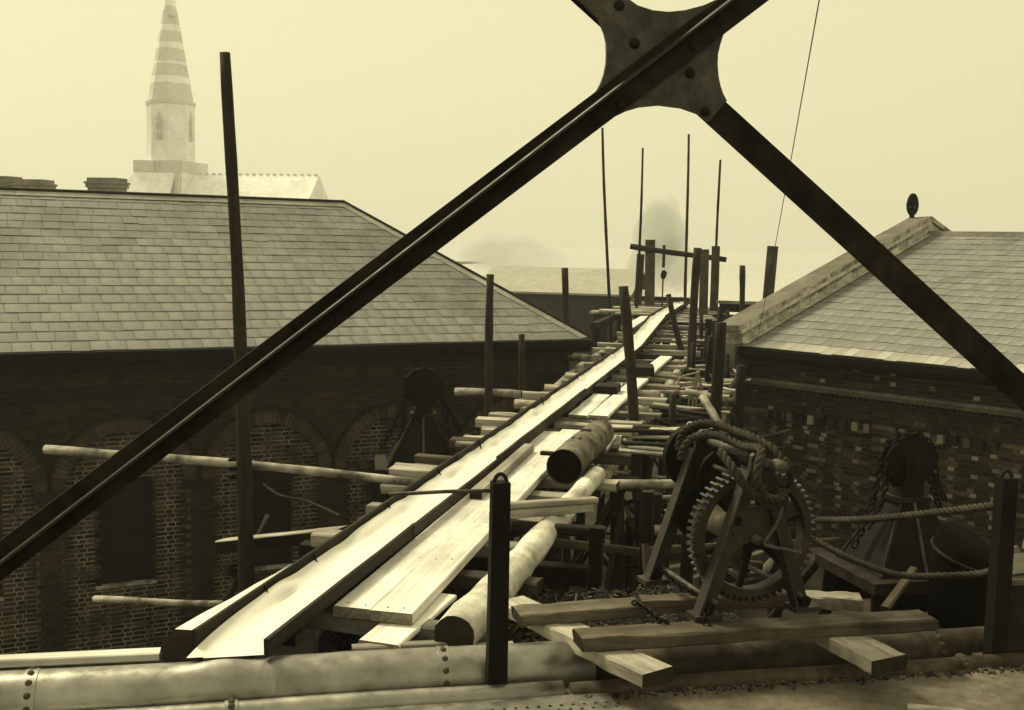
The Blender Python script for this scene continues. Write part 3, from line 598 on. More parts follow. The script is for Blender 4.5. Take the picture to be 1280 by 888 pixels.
for i in range(34):
    x = random.uniform(-1.45, -.1); y = random.uniform(11.5, 24); z = random.uniform(3.2, 5.45); L_ = random.uniform(.6, 1.8); an = random.choice([random.uniform(-.3, .3), random.uniform(-.3, .3), random.uniform(1.2, 1.9)]); tl = random.uniform(-.5, .5)
    d = np.array([math.cos(an)*math.cos(tl), math.sin(an)*math.cos(tl), math.sin(tl)])*L_/2; p = np.array([x, y, z]); mt = M[random.choice(['timber_dark', 'pole', 'timber', 'pole_pale', 'tie'])]
    if random.random() < .5: pole('strut', p-d, p+d, .035, .03, mt, ss, sides=7)
    else: timber('loose_board', p-d, p+d, .14, .03, mt, ss, n=3)
for i in range(46):
    y = random.uniform(13, 31); x = random.uniform(-1.7, -.7); z = random.uniform(5.25, 5.62)+rise(y); L_ = random.uniform(.5, 1.3); an = random.gauss(0, .2); tl = random.gauss(0, .07)
    d = np.array([math.cos(an)*math.cos(tl), math.sin(an)*math.cos(tl), math.sin(tl)])*L_/2; p = np.array([x, y, z]); mt = M[random.choice(['timber_dark', 'timber', 'pole_pale', 'tie', 'tie'])]
    if random.random() < .5: pole('strut', p-d, p+d, random.uniform(.03, .06), .03, mt, ss, sides=7)
    else: timber('loose_board', p-d, p+d, .15, .04, mt, ss, n=3, jit=.01)
for x, y, z0, z1 in [(-1.2, 16, 3, 5.9), (-.75, 18.8, 3, 5.7), (-1.3, 22.5, 3, 6.1), (-.6, 21.5, 3, 6.0), (-1.25, 25.2, 3, 6.2), (-.9, 29.5, 3, 6.4), (-1.5, 28.6, 3, 6.3)]: pole('standard', (x, y, ground_z(x, y)-.2), (x+random.uniform(-.08, .08), y, z1), .06, .05, M['pole'], ss, sides=8)
# dark tank / launder behind, on the far platform
def tank():
    t = thing('launder_tank', 'long black open tank on the far platform beyond the right gable', 'tank', (-.6, 37, 5.6))
    a, c = atY(900, 375, 37), atY(960, 391, 37); b = MB(); b.box((a[0], 36.6, c[2]), (c[0]+.8, 37.6, a[2]-.1)); b.obj('body', M['tar'], t)
    b = MB(); b.box((a[0]-.1, 36.5, a[2]-.097), (c[0]+.9, 36.66, a[2]-.0)); b.obj('rim', M['tie'], t)
    for x in (a[0]+.2, c[0]+.5): timber('leg', (x, 37.1, GZ-.1), (x, 37.1, c[2]), .2, .2, M['timber_dark'], t)
tank()
# hoist hanging from the cross pole
def hoist():
    p = atY(830, 314, 37.7); t = thing('pulley_block', 'small dark pulley block hanging from the far cross pole', 'pulley', p)
    b = MB(); b.tube([p+UP*.2, p-UP*.3, p-UP*.55], .05, 6); b.obj('lashing', M['rope'], t)
    b = MB(); q = p-UP*.78; b.tube([q+UP*.14, q+UP*.05+np.array([.03, 0, 0]), q-UP*.08, q-UP*.16], [.05, .10, .09, .04], 8); b.obj('block', M['iron'], t)
    b = MB(); b.tube([q-UP*.1, q-UP*.8, q-UP*1.7], .025, 6); b.obj('fall', M['rope'], t)
hoist()
# far platform on which they stand
def platform():
    t = thing('far_platform', 'timber platform of stacked boards at the far end of the trough', 'platform', (-3, 38, GZ))
    for i in range(16):
        y = 33.6+.62*i; xl = -4.5+random.uniform(-.5, .3); z = 5.93+random.uniform(0, .06); timber('board', (xl, y, z), (-3.15+random.uniform(-.1, .1), y+random.uniform(-.1, .1), z), .3, .06, M['tie'], t, jit=.012)
    for i in range(12):
        y = 31.2+.75*i; z = 5.85+random.uniform(0, .07); timber('board', (-2.55, y, z), (-1.5+random.uniform(-.3, .5), y+random.uniform(-.1, .1), z), .26, .07, M['tie'] if i % 3 else M['timber_dark'], t, jit=.012)
    for x in (-4.6, -3.1, -1.4):
        timber('joist', (x, 31, 5.74), (x, 43.5, 5.74), .2, .18, M['timber_dark'], t)
        for y in (31.5, 37, 43): timber('leg', (x, y, GZ-.1), (x, y, 5.66), .2, .2, M['timber_dark'], t)
    timber('board', (-4.3, 40.5, 6.12), (-2.6, 40.4, 6.12), .5, .14, M['timber_dark'], t)
platform()
# lashings on the tall pole, rope bundle on the right
p = atZ(300, 590, 5.6)
rope('lashing', [p+np.array([.10*math.cos(a), .10*math.sin(a)-.02, -.10+.014*a]) for a in np.linspace(0, 16, 48)], .016, 'rope lashing wound round the tall dark pole and ledger', mt=M['tar'])
p = atY(300, 715, 10.5); 
rope('lashing', [p+np.array([.115*math.cos(a), .115*math.sin(a), -.05+.01*a]) for a in np.linspace(0, 13, 40)], .016, 'lower rope lashing round the tall dark pole', mt=M['tar'])
hpole((283, 752), (335, 645), 10.3, .035, 'thin brown raking strut tied to foot of the tall pole', 'pole', y2=11.3)
q0, q1 = atY(330, 606, 10.6), atY(425, 645, 9.6)
rope('guy_rope', [q0, (q0+q1)/2+np.array([-.25, .1, .0]), (q0+q1)*.5+np.array([.1, 0, -.02]), q1], .014, 'slack thin rope from the tall pole to the trough')
p = atY(873, 470, 18)
bt = thing('rope_bundle', 'bundle of rope ends hanging beside the brown post', 'rope', p)
for i in range(10):
    dx = random.uniform(-.13, .13); b = MB(); b.tube(spline([p+np.array([.02*random.uniform(-1, 1), 0, .10]), p+np.array([dx*.4, -.03, -.05]), p+np.array([dx, -.02, -.3]), p+np.array([dx*1.3, 0, -.5-.12*random.random()])], 5), .011, 5); b.obj('strand', M['rope_pale'], bt)
b = MB(); b.tube(spline([p+np.array([.02, -.03, .06]), p+np.array([-.25, -.04, -.02]), p+np.array([-.30, -.04, -.14]), p+np.array([-.05, -.05, -.10])], 6), .016, 5); b.obj('loop', M['rope_pale'], bt)

# one timber before left window: lit top, shaded front painted as two boards
plank(atY(275, 676, 10.9), atY(430, 660, 10.5), .17, .02, 'thin pale board edge in front of the arched window', 'plank_grey')
plank(atY(275, 684, 10.9), atY(430, 668, 10.5), .15, .12, 'dark squared timber under the thin board before the arched window', 'timber_dark')
# ================================================================== WINCH
def winch():
    th = rad(30); a = np.array([-math.sin(th), math.cos(th), 0]); f = np.array([math.cos(th), math.sin(th), 0]); FL = atZ(880, 770, 5.785); KS = .915; SP = .74; SEP = .80
    O = FL+f*KS*SP/2
    t = thing('crab_winch', 'iron hand winch with A frames and big toothed gear, rope coiled on top', 'winch', O)
    def W(u, w_, z): return O+(f*u+a*w_+UP*z)*KS
    def bar(p, q, wd, th_, name='leg', mt='worn_iron', par=None):   # flat web in the frame plane with a flange
        d = (q-p)/np.linalg.norm(q-p); n2 = np.cross(a, d); b = MB()
        b.box((0, -wd/2, -th_/2), (np.linalg.norm(q-p), wd/2, th_/2), ax=(d, n2, a), o=p)
        L = np.linalg.norm(q-p)
        b.box((0, wd/2, -.045), (L, wd/2+.014, .045), ax=(d, n2, a), o=p) if n2 @ f < 0 else b.box((0, -wd/2-.014, -.045), (L, -wd/2, .045), ax=(d, n2, a), o=p)
        return b.obj(name, M[mt], par or t)
    for w_ in (0, SEP):
        fr = thing if 0 else None
        top = W(0, w_, .98)
        l1 = bar(W(-SP/2, w_, 0), W(-.05, w_, .95), .085, .02)
        l2 = bar(W(SP/2, w_, 0), W(.05, w_, .95), .085, .02)
        b = MB(); P = [W(-.10, w_, .80), W(.10, w_, .80), W(.075, w_, 1.06), W(.03, w_, 1.10), W(-.03, w_, 1.10), W(-.075, w_, 1.06)]
        b.add([p_-a*.02 for p_ in P]+[p_+a*.02 for p_ in P], [tuple(range(6)), tuple(range(11, 5, -1))]+[(i, (i+1) % 6, 6+(i+1) % 6, 6+i) for i in range(6)]); b.obj('head', M['worn_iron'], t)
        # web plate with arched underside
        q = [(-.20, .52), (-.11, .72), (.11, .72), (.20, .52), (.27, .34), (.20, .40), (.10, .47), (0, .49), (-.10, .47), (-.20, .40), (-.27, .34)]
        b = MB(); P = [W(u, w_, z) for u, z in q]; n = len(P)
        b.add([p_-a*.009 for p_ in P]+[p_+a*.009 for p_ in P], [tuple(range(n)), tuple(range(2*n-1, n-1, -1))]+[(i, (i+1) % n, n+(i+1) % n, n+i) for i in range(n)]); b.obj('web', M['worn_iron'], t)
        b = MB(); b.tube([W(-.20, w_-.012, .58), W(-.09, w_-.012, .60), W(-.16, w_-.012, .48)], .009, 5, closed=True); b.obj('web_ring', M['plate'], t)
        for s in (-1, 1):
            b = MB(); b.box((-.09, -.07, -.012), (.09, .07, .02), ax=(f, a, UP), o=W(s*SP/2, w_, 0)); ft = b.obj('foot', M['worn_iron'], t)
            b = MB(); b.tube([W(s*SP/2-s*.01, w_-.06, .06), W(s*SP/2-s*.01, w_+.06, .06)], .035, 10); b.obj('foot_boss', M['iron'], t)
        b = MB(); b.tube([W(-.16, w_-.03, .63), W(-.16, w_+.03, .63)], .03, 6); b.obj('bolt', M['iron'], t)
    # tie rods
    for u, z in ((-SP/2+.05, .10), (SP/2-.05, .10), (0, .86)):
        b = MB(); b.tube([W(u, -.06, z), W(u, SEP+.06, z)], .016, 8); b.obj('tie_rod', M['plate'], t, smooth=True)
    # gear wheel
    gc = W(.035, .13, .50); R = .395; N = 58; g = MB()
    def pol(r, q, w_): return gc+f*r*math.cos(q)+UP*r*math.sin(q)+a*w_
    seg = 72; v = []
    for i in range(seg):
        q = 2*math.pi*i/seg
        v += [pol(R-.055, q, -.02), pol(R-.05, q, -.045), pol(R, q, -.045), pol(R, q, .045), pol(R-.05, q, .045), pol(R-.055, q, .02)]
    fc = [(i*6+j, ((i+1) % seg)*6+j, ((i+1) % seg)*6+(j+1) % 6, i*6+(j+1) % 6) for i in range(seg) for j in range(6)]
    g.add(v, fc)
    for i in range(N):
        q = 2*math.pi*i/N; dq = math.pi/N
        vv = [pol(R-.004, q-dq*.55, -.045), pol(R-.004, q+dq*.55, -.045), pol(R+.034, q+dq*.30, -.045), pol(R+.034, q-dq*.30, -.045)]; vv += [p_+a*.09 for p_ in vv]
        g.add(vv, [(0, 1, 2, 3), (7, 6, 5, 4), (0, 4, 5, 1), (1, 5, 6, 2), (2, 6, 7, 3), (3, 7, 4, 0)])
    gear = g.obj('gear_wheel', M['worn_iron'], t)
    b = MB(); b.tube([gc-a*.09, gc+a*.09], .075, 14); b.obj('hub', M['iron'], gear)
    for i in range(6):
        q = 2*math.pi*i/6+.3; b = MB(); b.tube([pol(.06, q, 0), pol(.2, q, 0), pol(R-.05, q, 0)], [.032, .026, .022], 6); b.obj('spoke', M['iron'], gear)
    # drum with rope, axle
    b = MB(); b.tube([W(-.02, -.05, .5), W(-.02, SEP+.25, .5)], .03, 10); b.obj('axle', M['plate'], t, smooth=True)
    b = MB(); b.tube([W(-.02, .22, .5), W(-.02, SEP-.04, .5)], .095, 18); b.obj('drum', M['beam'], t, smooth=True)
    b = MB(); b.tube([W(-.02, SEP-.07, .5), W(-.02, SEP-.045, .5)], .2, 20); b.obj('drum_flange', M['iron'], t)
    # pinion shaft and top shaft with pale ends, crank
    b = MB(); b.tube([W(.02, -.2, 1.02), W(.02, SEP+.2, 1.02)], .028, 10); b.obj('top_shaft', M['plate'], t, smooth=True)
    b = MB(); b.tube([W(.02, -.26, 1.03), W(.02, -.15, 1.03)], .036, 12); b.obj('shaft_knob', M['beam'], t, smooth=True)
    b = MB(); b.tube([W(.02, .07, 1.02), W(.02, .18, 1.02)], .075, 14); b.obj('pinion', M['iron'], t)
    b = MB(); b.tube([W(.12, .06, .76), W(.12, SEP, .76)], .022, 8); b.obj('brake_shaft', M['iron'], t)
    b = MB(); b.tube(spline([W(.14, -.06, .72), W(.10, -.06, .60), W(.02, -.06, .49), W(.06, -.06, .46), W(.18, -.06, .43), W(.30, -.06, .40)], 4), .012, 6); b.obj('brake_lever', M['plate'], t, smooth=True)
    b = MB(); b.tube([W(.12, SEP-.14, .76), W(.12, SEP-.10, .76)], .21, 22); b.obj('brake_drum', M['iron'], t)
    b = MB(); b.tube([W(-.02, SEP+.10, .88), W(-.02, SEP+.16, .88)], .22, 22); b.obj('flywheel', M['iron'], t)
    return W, SEP
W, SEP = winch()
rope('coiled_rope', [W(-.2, SEP+.02, .95), W(-.19, SEP, 1.06), W(-.16, SEP*.9, 1.14), W(-.1, SEP*.7, 1.19), W(-.02, SEP*.4, 1.17), W(.0, .1, 1.16), W(.05, -.1, 1.10), W(.06, -.16, 1.0)], .027, 'thick rope slung over the winch top, outer turn')
rope('coiled_rope', [W(-.22, SEP-.06, .90), W(-.21, SEP-.10, 1.0), W(-.17, SEP-.17, 1.08), W(-.1, SEP*.55, 1.12), W(-.03, SEP*.25, 1.09), W(-.06, -.10, 1.12), W(-.13, -.19, 1.02), W(-.13, -.21, .92), W(-.07, -.20, .83), W(.05, -.17, .80), W(.14, -.10, .84)], .027, 'thick rope looped down the front head of the winch')
rope('coiled_rope', [W(-.25, .1, 1.08), W(-.22, -.06, .98), W(-.16, -.13, .86), W(-.07, -.16, .79), W(.03, -.13, .75), W(.1, -.05, .78)], .027, 'thick rope loop hanging below the winch shaft knob')
rope('coiled_rope', [W(.06, -.19, 1.06), W(.13, -.14, 1.0), W(.17, -.1, .92), W(.18, -.06, .84)], .026, 'thick rope end falling right of the winch shaft knob')
chain('winch_chain', [atZ(792, 752, 5.775), atZ(812, 765, 5.785), atZ(828, 778, 5.785), atZ(850, 785, 5.72)], .06, 'thin chain lying over the short beam left of the winch')
chain('winch_chain', [W(-.37, -.05, .08), W(-.40, -.07, .03), W(-.42, -.13, .015), W(-.43, -.16, -.08)], .06, 'thin chain hanging at the front left foot of the winch')
chain('winch_chain', [W(-.33, SEP-.05, .10), W(-.34, SEP*.6, .07), W(-.34, SEP*.3, .08), W(-.35, .1, .10)], .06, 'thin chain slung between the left feet of the winch')
# handrail ropes at the right post
pr = PR+UP*1.0; g0 = atY(1010, 650, 9.2)
rope('hand_rope', [g0, g0+(pr-g0)*.4-UP*.03, pr-BD*.0], .027, 'taut rope from behind the winch to the right post')
g1 = atY(1008, 670, 8.9); pm = atY(1120, 718, 8.5); pe = atY(1232, 716, 8.1)
rope('hand_rope', [g1, atY(1060, 697, 8.7), pm, atY(1180, 720, 8.3), pe, PR+UP*.62+np.array([0, .05, 0])], .025, 'slack rope sagging in front of the pulley stand to the right post')

# ================================================================== CHAIN PULLEY STANDS
def pulley_stand(c, yaw, label, gz, legs_to, br_px=None):
    t = thing('pulley_stand', label, 'pulley stand', np.array([c[0], c[1], gz])); u = np.array([math.cos(yaw), math.sin(yaw), 0]); v_ = np.array([-math.sin(yaw), math.cos(yaw), 0])
    c = np.array(c, float)
    # base table
    b = MB(); b.box((-.62, -.5, -.10), (.62, .5, 0), ax=(u, v_, UP), o=c); b.obj('base_plate', M['iron_brown'], t)
    # four sided pyramid of plates with ribs
    P = [c+u*sx*.46+v_*sy*.36+UP*.002 for sx, sy in ((-1, -1), (1, -1), (1, 1), (-1, 1))]; Q = [c+u*sx*.13+v_*sy*.11+UP*.62 for sx, sy in ((-1, -1), (1, -1), (1, 1), (-1, 1))]
    b = MB(); b.add(P+Q, [(3, 2, 1, 0), (4, 5, 6, 7)]+[(i, (i+1) % 4, 4+(i+1) % 4, 4+i) for i in range(4)]); b.obj('pyramid', M['iron'], t)
    for i in range(4):
        b = MB(); b.tube([P[i], Q[i]], .018, 6); b.obj('rib', M['iron_brown'], t)
    b = MB(); b.tube([(P[0]+P[1])/2-v_*.01, (Q[0]+Q[1])/2-v_*.01], .016, 6); b.obj('rib', M['plate'], t)
    b = MB(); b.box((-.17, -.14, .62), (.17, .14, .66), ax=(u, v_, UP), o=c); b.box((-.12, -.10, .66), (.12, .10, .72), ax=(u, v_, UP), o=c); b.obj('cap', M['iron_brown'], t)
    for s in (-1, 1):
        b = MB(); b.box((-.10, s*.10-.012, .66), (.10, s*.10+.012, 1.02), ax=(u, v_, UP), o=c); b.obj('cheek', M['iron'], t)
    b = MB(); n = 26
    cc = c+UP*.98
    prof = [(.19, -.07), (.245, -.06), (.205, -.02), (.205, .02), (.245, .06), (.19, .07)]; vv = []
    for i in range(n):
        q = 2*math.pi*i/n
        for r, w_ in prof: vv.append(cc+u*r*math.cos(q)+UP*r*math.sin(q)+v_*w_)
    k = len(prof); b.add(vv, [(i*k+j, ((i+1) % n)*k+j, ((i+1) % n)*k+j+1, i*k+j+1) for i in range(n) for j in range(k-1)]+[tuple(i*k for i in range(n)), tuple(i*k+k-1 for i in range(n))[::-1]])
    b.obj('sheave', M['iron'], t); b = MB(); b.tube([cc-v_*.15, cc+v_*.15], .035, 8); b.obj('pin', M['iron_brown'], t)
    # trestle below
    for sx in (-1, 1):
        for sy in (-1, 1): timber('leg', c+u*sx*.70+v_*sy*.5-UP*(c[2]-gz+.1), c+u*sx*.5+v_*sy*.4-UP*.11, .12, .12, M['timber_dark'], t)
    for sy in (-1, 1):
        timber('brace', c+u*.5+v_*sy*.48-UP*.15, c-u*.45+v_*sy*.48-UP*1.3, .05, .11, M['timber_dark'], t)
        timber('side_board', c-u*.55+v_*sy*.42-UP*.30, c+u*.55+v_*sy*.42-UP*.30, .04, .3, M['tar'], t)
    return cc, u, v_, c
cL = atZ(528, 578, 5.1); cc, u, v_, c0 = pulley_stand(cL, rad(20), 'black chain pulley on a plated pyramid before the left building', GZ, GZ)
def drape(cc, u, w_, r, dl, dr_, out=.16):
    L = [cc+u*r*math.cos(q)+UP*r*math.sin(q)+w_ for q in np.linspace(0, math.pi, 9)]
    return [L[0]+u*(out+.06)-UP*dr_, L[0]+u*out*.45-UP*dr_*.5]+L+[L[-1]-u*out*.5-UP*dl*.5, L[-1]-u*(out+.1)-UP*dl]
chain('draped_chain', drape(cc, u, v_*-.04, .25, .75, .55, .18), .10, 'heavy chain over the black pulley before the left building, front strand')
chain('draped_chain', drape(cc, u, v_*.06, .25, 1.0, .45, .02), .10, 'heavy chain hanging straight over the black pulley before the left building')
cR = atZ(1128, 706, 5.1); cc, u, v_, c0 = pulley_stand(cR, rad(28), 'black chain pulley on a plated pyramid before the right building', ground_z(cR[0], cR[1]), 0)
chain('draped_chain', drape(cc, u, v_*-.05, .25, .60, .35, .06), .085, 'heavy chain over the black pulley before the right building, front strand')
chain('draped_chain', drape(cc, u, v_*.05, .25, .8, .55, .14), .085, 'heavy chain hanging behind the black pulley before the right building')
b = MB(); q0, q1 = atZ(1105, 762, 5.2), atZ(1142, 712, 5.3); o = timber('prop', q0, q1, .07, .05, M['timber'], None); props(o, 'brown raking prop under the right pulley stand', 'prop')
# tarred drum at the right
def drum():
    c = atZ(1208, 752, 5.15); t = thing('tarred_drum', 'bulky tarred drum with sloping lid between pulley stand and right post', 'drum', np.array([c[0], c[1], 4.9]))
    n = 20; b = MB(); pr = [(.20, 4.9), (.27, 4.95), (.285, 5.35), (.25, 5.58), (.19, 5.64)]
    v = [np.array([c[0]+r*math.cos(2*math.pi*i/n)*1.0, c[1]+.15+r*math.sin(2*math.pi*i/n), z+.10*math.cos(2*math.pi*i/n-2.6)*(z > 5.5)]) for r, z in pr for i in range(n)]
    b.add(v, [(j*n+i, j*n+(i+1) % n, (j+1)*n+(i+1) % n, (j+1)*n+i) for j in range(len(pr)-1) for i in range(n)]+[tuple(range(n))[::-1], tuple((len(pr)-1)*n+i for i in range(n))]); b.obj('body', M['tar'], t, smooth=True)
    b = MB(); b.tube([np.array([c[0]+.272*math.cos(q), c[1]+.15+.272*math.sin(q), 5.50+.09*math.cos(q-2.6)]) for q in np.linspace(0, 2*math.pi, 24, endpoint=False)], .014, 5, closed=True); b.obj('hoop', M['iron_brown'], t)
    for sx, sy in ((-.2, 0), (.2, 0), (-.2, .3), (.2, .3)): timber('leg', (c[0]+sx, c[1]+sy, ground_z(c[0], c[1])-.1), (c[0]+sx, c[1]+sy, 4.92), .12, .12, M['timber_dark'], t)
drum()
# rubble bank at the right edge
def bank():
    c = MB(); p = atZ(1268, 700, 4.6)
    for _ in range(700):
        x = random.uniform(-.6, 3.2); y = random.uniform(-1.4, 2.2); z = 2.4+max(0, 2.35-.35*abs(y-.4)*1.6-.25*max(0, -x)*5); z = z*random.uniform(.86, 1)
        s = random.uniform(.08, .22); R = Matrix.Rotation(random.uniform(0, 6), 3, 'Z') @ Matrix.Rotation(random.uniform(-.6, .6), 3, 'X')
        c.box((-s, -s*.7, -s*.4), (s, s*.7, s*.4), ax=[np.array(R.col[i]) for i in range(3)], o=np.array([p[0]+x, p[1]+y, z]))
    c.box((p[0]-.5, p[1]-1.2, .8), (p[0]+3.2, p[1]+2, 3.6))
    o = c.obj('rubble_bank', M['stone_dark'], loc=(p[0], p[1], 2.4)); props(o, 'bank of broken stone behind the right post', 'rubble', kind='stuff')
bank()
# stick on the deck
p0, p1 = atZ(1133, 884, 5.475), atZ(1215, 893, 5.475); o = pole('stick', p0, p1, .022, .02, M['pole_pale'], None, sides=8); props(o, 'pale round stick lying on the deck', 'stick')
c = MB()
for _ in range(420):
    s = random.uniform(1.7, 4.9); q = 5.885-abs(random.gauss(0, .035)); L = random.choice([.004, .005, .006, .008, .011, .015]); R = Matrix.Rotation(random.uniform(0, 6), 3, 'Z') @ Matrix.Rotation(random.uniform(0, 3), 3, 'X')
    c.box((-L, -L*.6, -L*.5), (L, L*.6, L*.5), ax=[np.array(R.col[i]) for i in range(3)], o=br(s, q, 5.452+L*.4))
o = c.obj('grit', M['chips'], loc=br(3, 6, 5.45)); props(o, 'grit and small stones along the foot of the rusty kerb tube', 'grit', kind='stuff')

# ================================================================== BUILDINGS
class Bld:
    def __init__(s, deg, px, py, dep):
        s.d = hd(deg); s.n = np.array([-s.d[1], s.d[0], 0]); s.off = float((ray(px, py)*dep) @ s.n)
    def P(s, a, d, z): return s.d*a + s.n*(s.off+d) + UP*z
    def hit(s, x, y, d=0.): p = atP(x, y, s.n, s.off+d); return float(p@s.d), float(p[2])
    def ax(s): return (s.d, s.n, UP)
    def roofhit(s, x, y, ze, k, d0):      # sight line met with the roof plane
        r = ray(x, y); t = (ze-8-k*(s.off+d0))/(r[2]-k*(r@s.n)); p = r*t
        return float(p@s.d), float(p@s.n)-s.off, 8+float(p[2])
    def box(s, b, a0, a1, d0, d1, z0, z1, mi=0): b.box((a0, d0, z0), (a1, d1, z1), mi, s.ax(), s.n*s.off)
def brick_field(a0, a1, z0, z1, ok, bond='F', L=.226, H=.068, jt=.010):
    out = []; row = 0; z = z0
    while z+H <= z1+1e-6:
        if bond == 'F': x = a0 - (.17 if row % 2 else 0); kinds = [L, .108]; k = row % 2
        else: x = a0 - (.118 if row % 2 else 0); kinds = [L, L]; k = 0
        while x < a1:
            l = kinds[k % 2]; c0, c1 = max(x, a0), min(x+l, a1)
            if c1-c0 > .04 and ok((c0+c1)/2, z+H/2): out.append((c0, c1, z, z+H, l < .15))
            x += l+jt; k += 1
        z += H+jt; row += 1
    return out
def brick_mi(hdr, pale, n):
    r = random.random()
    if n < 3: return 1 if (hdr and r < pale) else 0
    if hdr: return 1 if r < pale*.55 else (2 if r < pale*1.3 else 0)
    return 2 if r < pale*.4 else (1 if r < pale*.46 else 0)
def stuff_bricks(B, lst, d, mats, pale=0., th=.03, name='brick', parent=None):
    b = MB()
    for (a0, a1, z0, z1, hdr) in lst:
        e = random.uniform(-.003, .003); b.box((a0, d+e, z0), (a1, d+th, z1), brick_mi(hdr, pale, len(mats)), B.ax(), B.n*B.off)
    o = b.obj(name, mats, parent); o['kind'] = 'stuff'; return o
def part_bricks(B, lst, d, mats, parent, pale=0., th=.03):
    me = {}
    for (a0, a1, z0, z1, hdr) in lst:
        i = brick_mi(hdr, pale, len(mats)); key = (round(a1-a0, 2), i)
        if key not in me:
            q = MB(); q.box((0, 0, 0), (a1-a0, th, z1-z0)); me[key] = q.mesh('brick', mats[i])
        Mx = Matrix.Identity(4)
        for r in range(3): Mx[r][0] = B.d[r]; Mx[r][1] = B.n[r]; Mx[r][2] = UP[r]
        Mx.translation = V(B.P(a0, d+random.uniform(-.003, .003), z0)); link('brick', me[key], Mx, parent)
def roof_slates(B, root, a_lo, a_hi, ze, k, d0, rows, e, wd, hipfn, n_part, near, pale0=False):
    """rows of slates on the plane z = ze + k (d-d0); hipfn(row depth)->a limits"""
    cs = math.cos(math.atan(k)); sn = math.sin(math.atan(k)); sl_ = B.n*cs+UP*sn; nr = -B.n*sn+UP*cs
    parts = []; rest = []; WS = [wd*.86, wd*.94, wd, wd*1.08, wd*1.18]
    for r in range(rows):
        t = r*e; x = a_lo - wd*random.random()
        while x < a_hi:
            wk = random.choice(WS); lo, hi = hipfn((t+e*.5)*cs+d0); c0, c1 = max(x, lo), min(x+wk-.007, hi)
            if c1-c0 > .03: (parts if (c1-c0 > wk-.0075) else rest).append((c0, c1, t))
            x += wk
    parts.sort(key=lambda q: abs(q[0]-near)+q[2]*1.6); rest += parts[n_part:]; parts = parts[:n_part]
    def geo(q, c0, c1, t, o):
        w0 = random.choice([0]*30+[-.012, -.03]); tl = random.uniform(-.004, .004); w = [w0*2+tl, w0*2-tl]; h = random.choice([0, .001, .002, .003, .006])
        P = []
        for zz in (0, .009):
            for (x, y, lift) in ((c0, t+w[0]*.5, .012+h), (c1, t+w[1]*.5, .012+h+random.uniform(-.002, .002)), (c1, min(t+e*1.3, rows*e+.02), .002), (c0, min(t+e*1.3, rows*e+.02), .002)):
                P.append(o+B.d*x+sl_*y+nr*(lift+zz))
        q.add(P, [(3, 2, 1, 0), (4, 5, 6, 7), (0, 1, 5, 4), (1, 2, 6, 5), (2, 3, 7, 6), (3, 0, 4, 7)])
    base = B.n*(B.off+d0)+UP*ze
    q = MB()
    for c0, c1, t in rest: geo(q, c0, c1, t, base)
    o = q.obj('slates', M['slate'], root); o['kind'] = 'stuff'
    ms = {}
    for wk in WS:
        ms[round(wk-.007, 4)] = []
        for _ in range(6): q = MB(); geo(q, 0, wk-.007, 0, np.zeros(3)); ms[round(wk-.007, 4)].append(q.mesh('slate', M['slate']))
    mp = {}
    for wk in WS: q = MB(); geo(q, 0, wk-.007, 0, np.zeros(3)); mp[round(wk-.007, 4)] = [q.mesh('slate', M['slate_pale'])]
    for c0, c1, t in parts:
        p = base+B.d*c0+sl_*t; link('slate', random.choice((mp if (pale0 and t == 0 and c0 > -11.6) else ms)[round(c1-c0, 4)]), Matrix.Translation(V(p)), root)
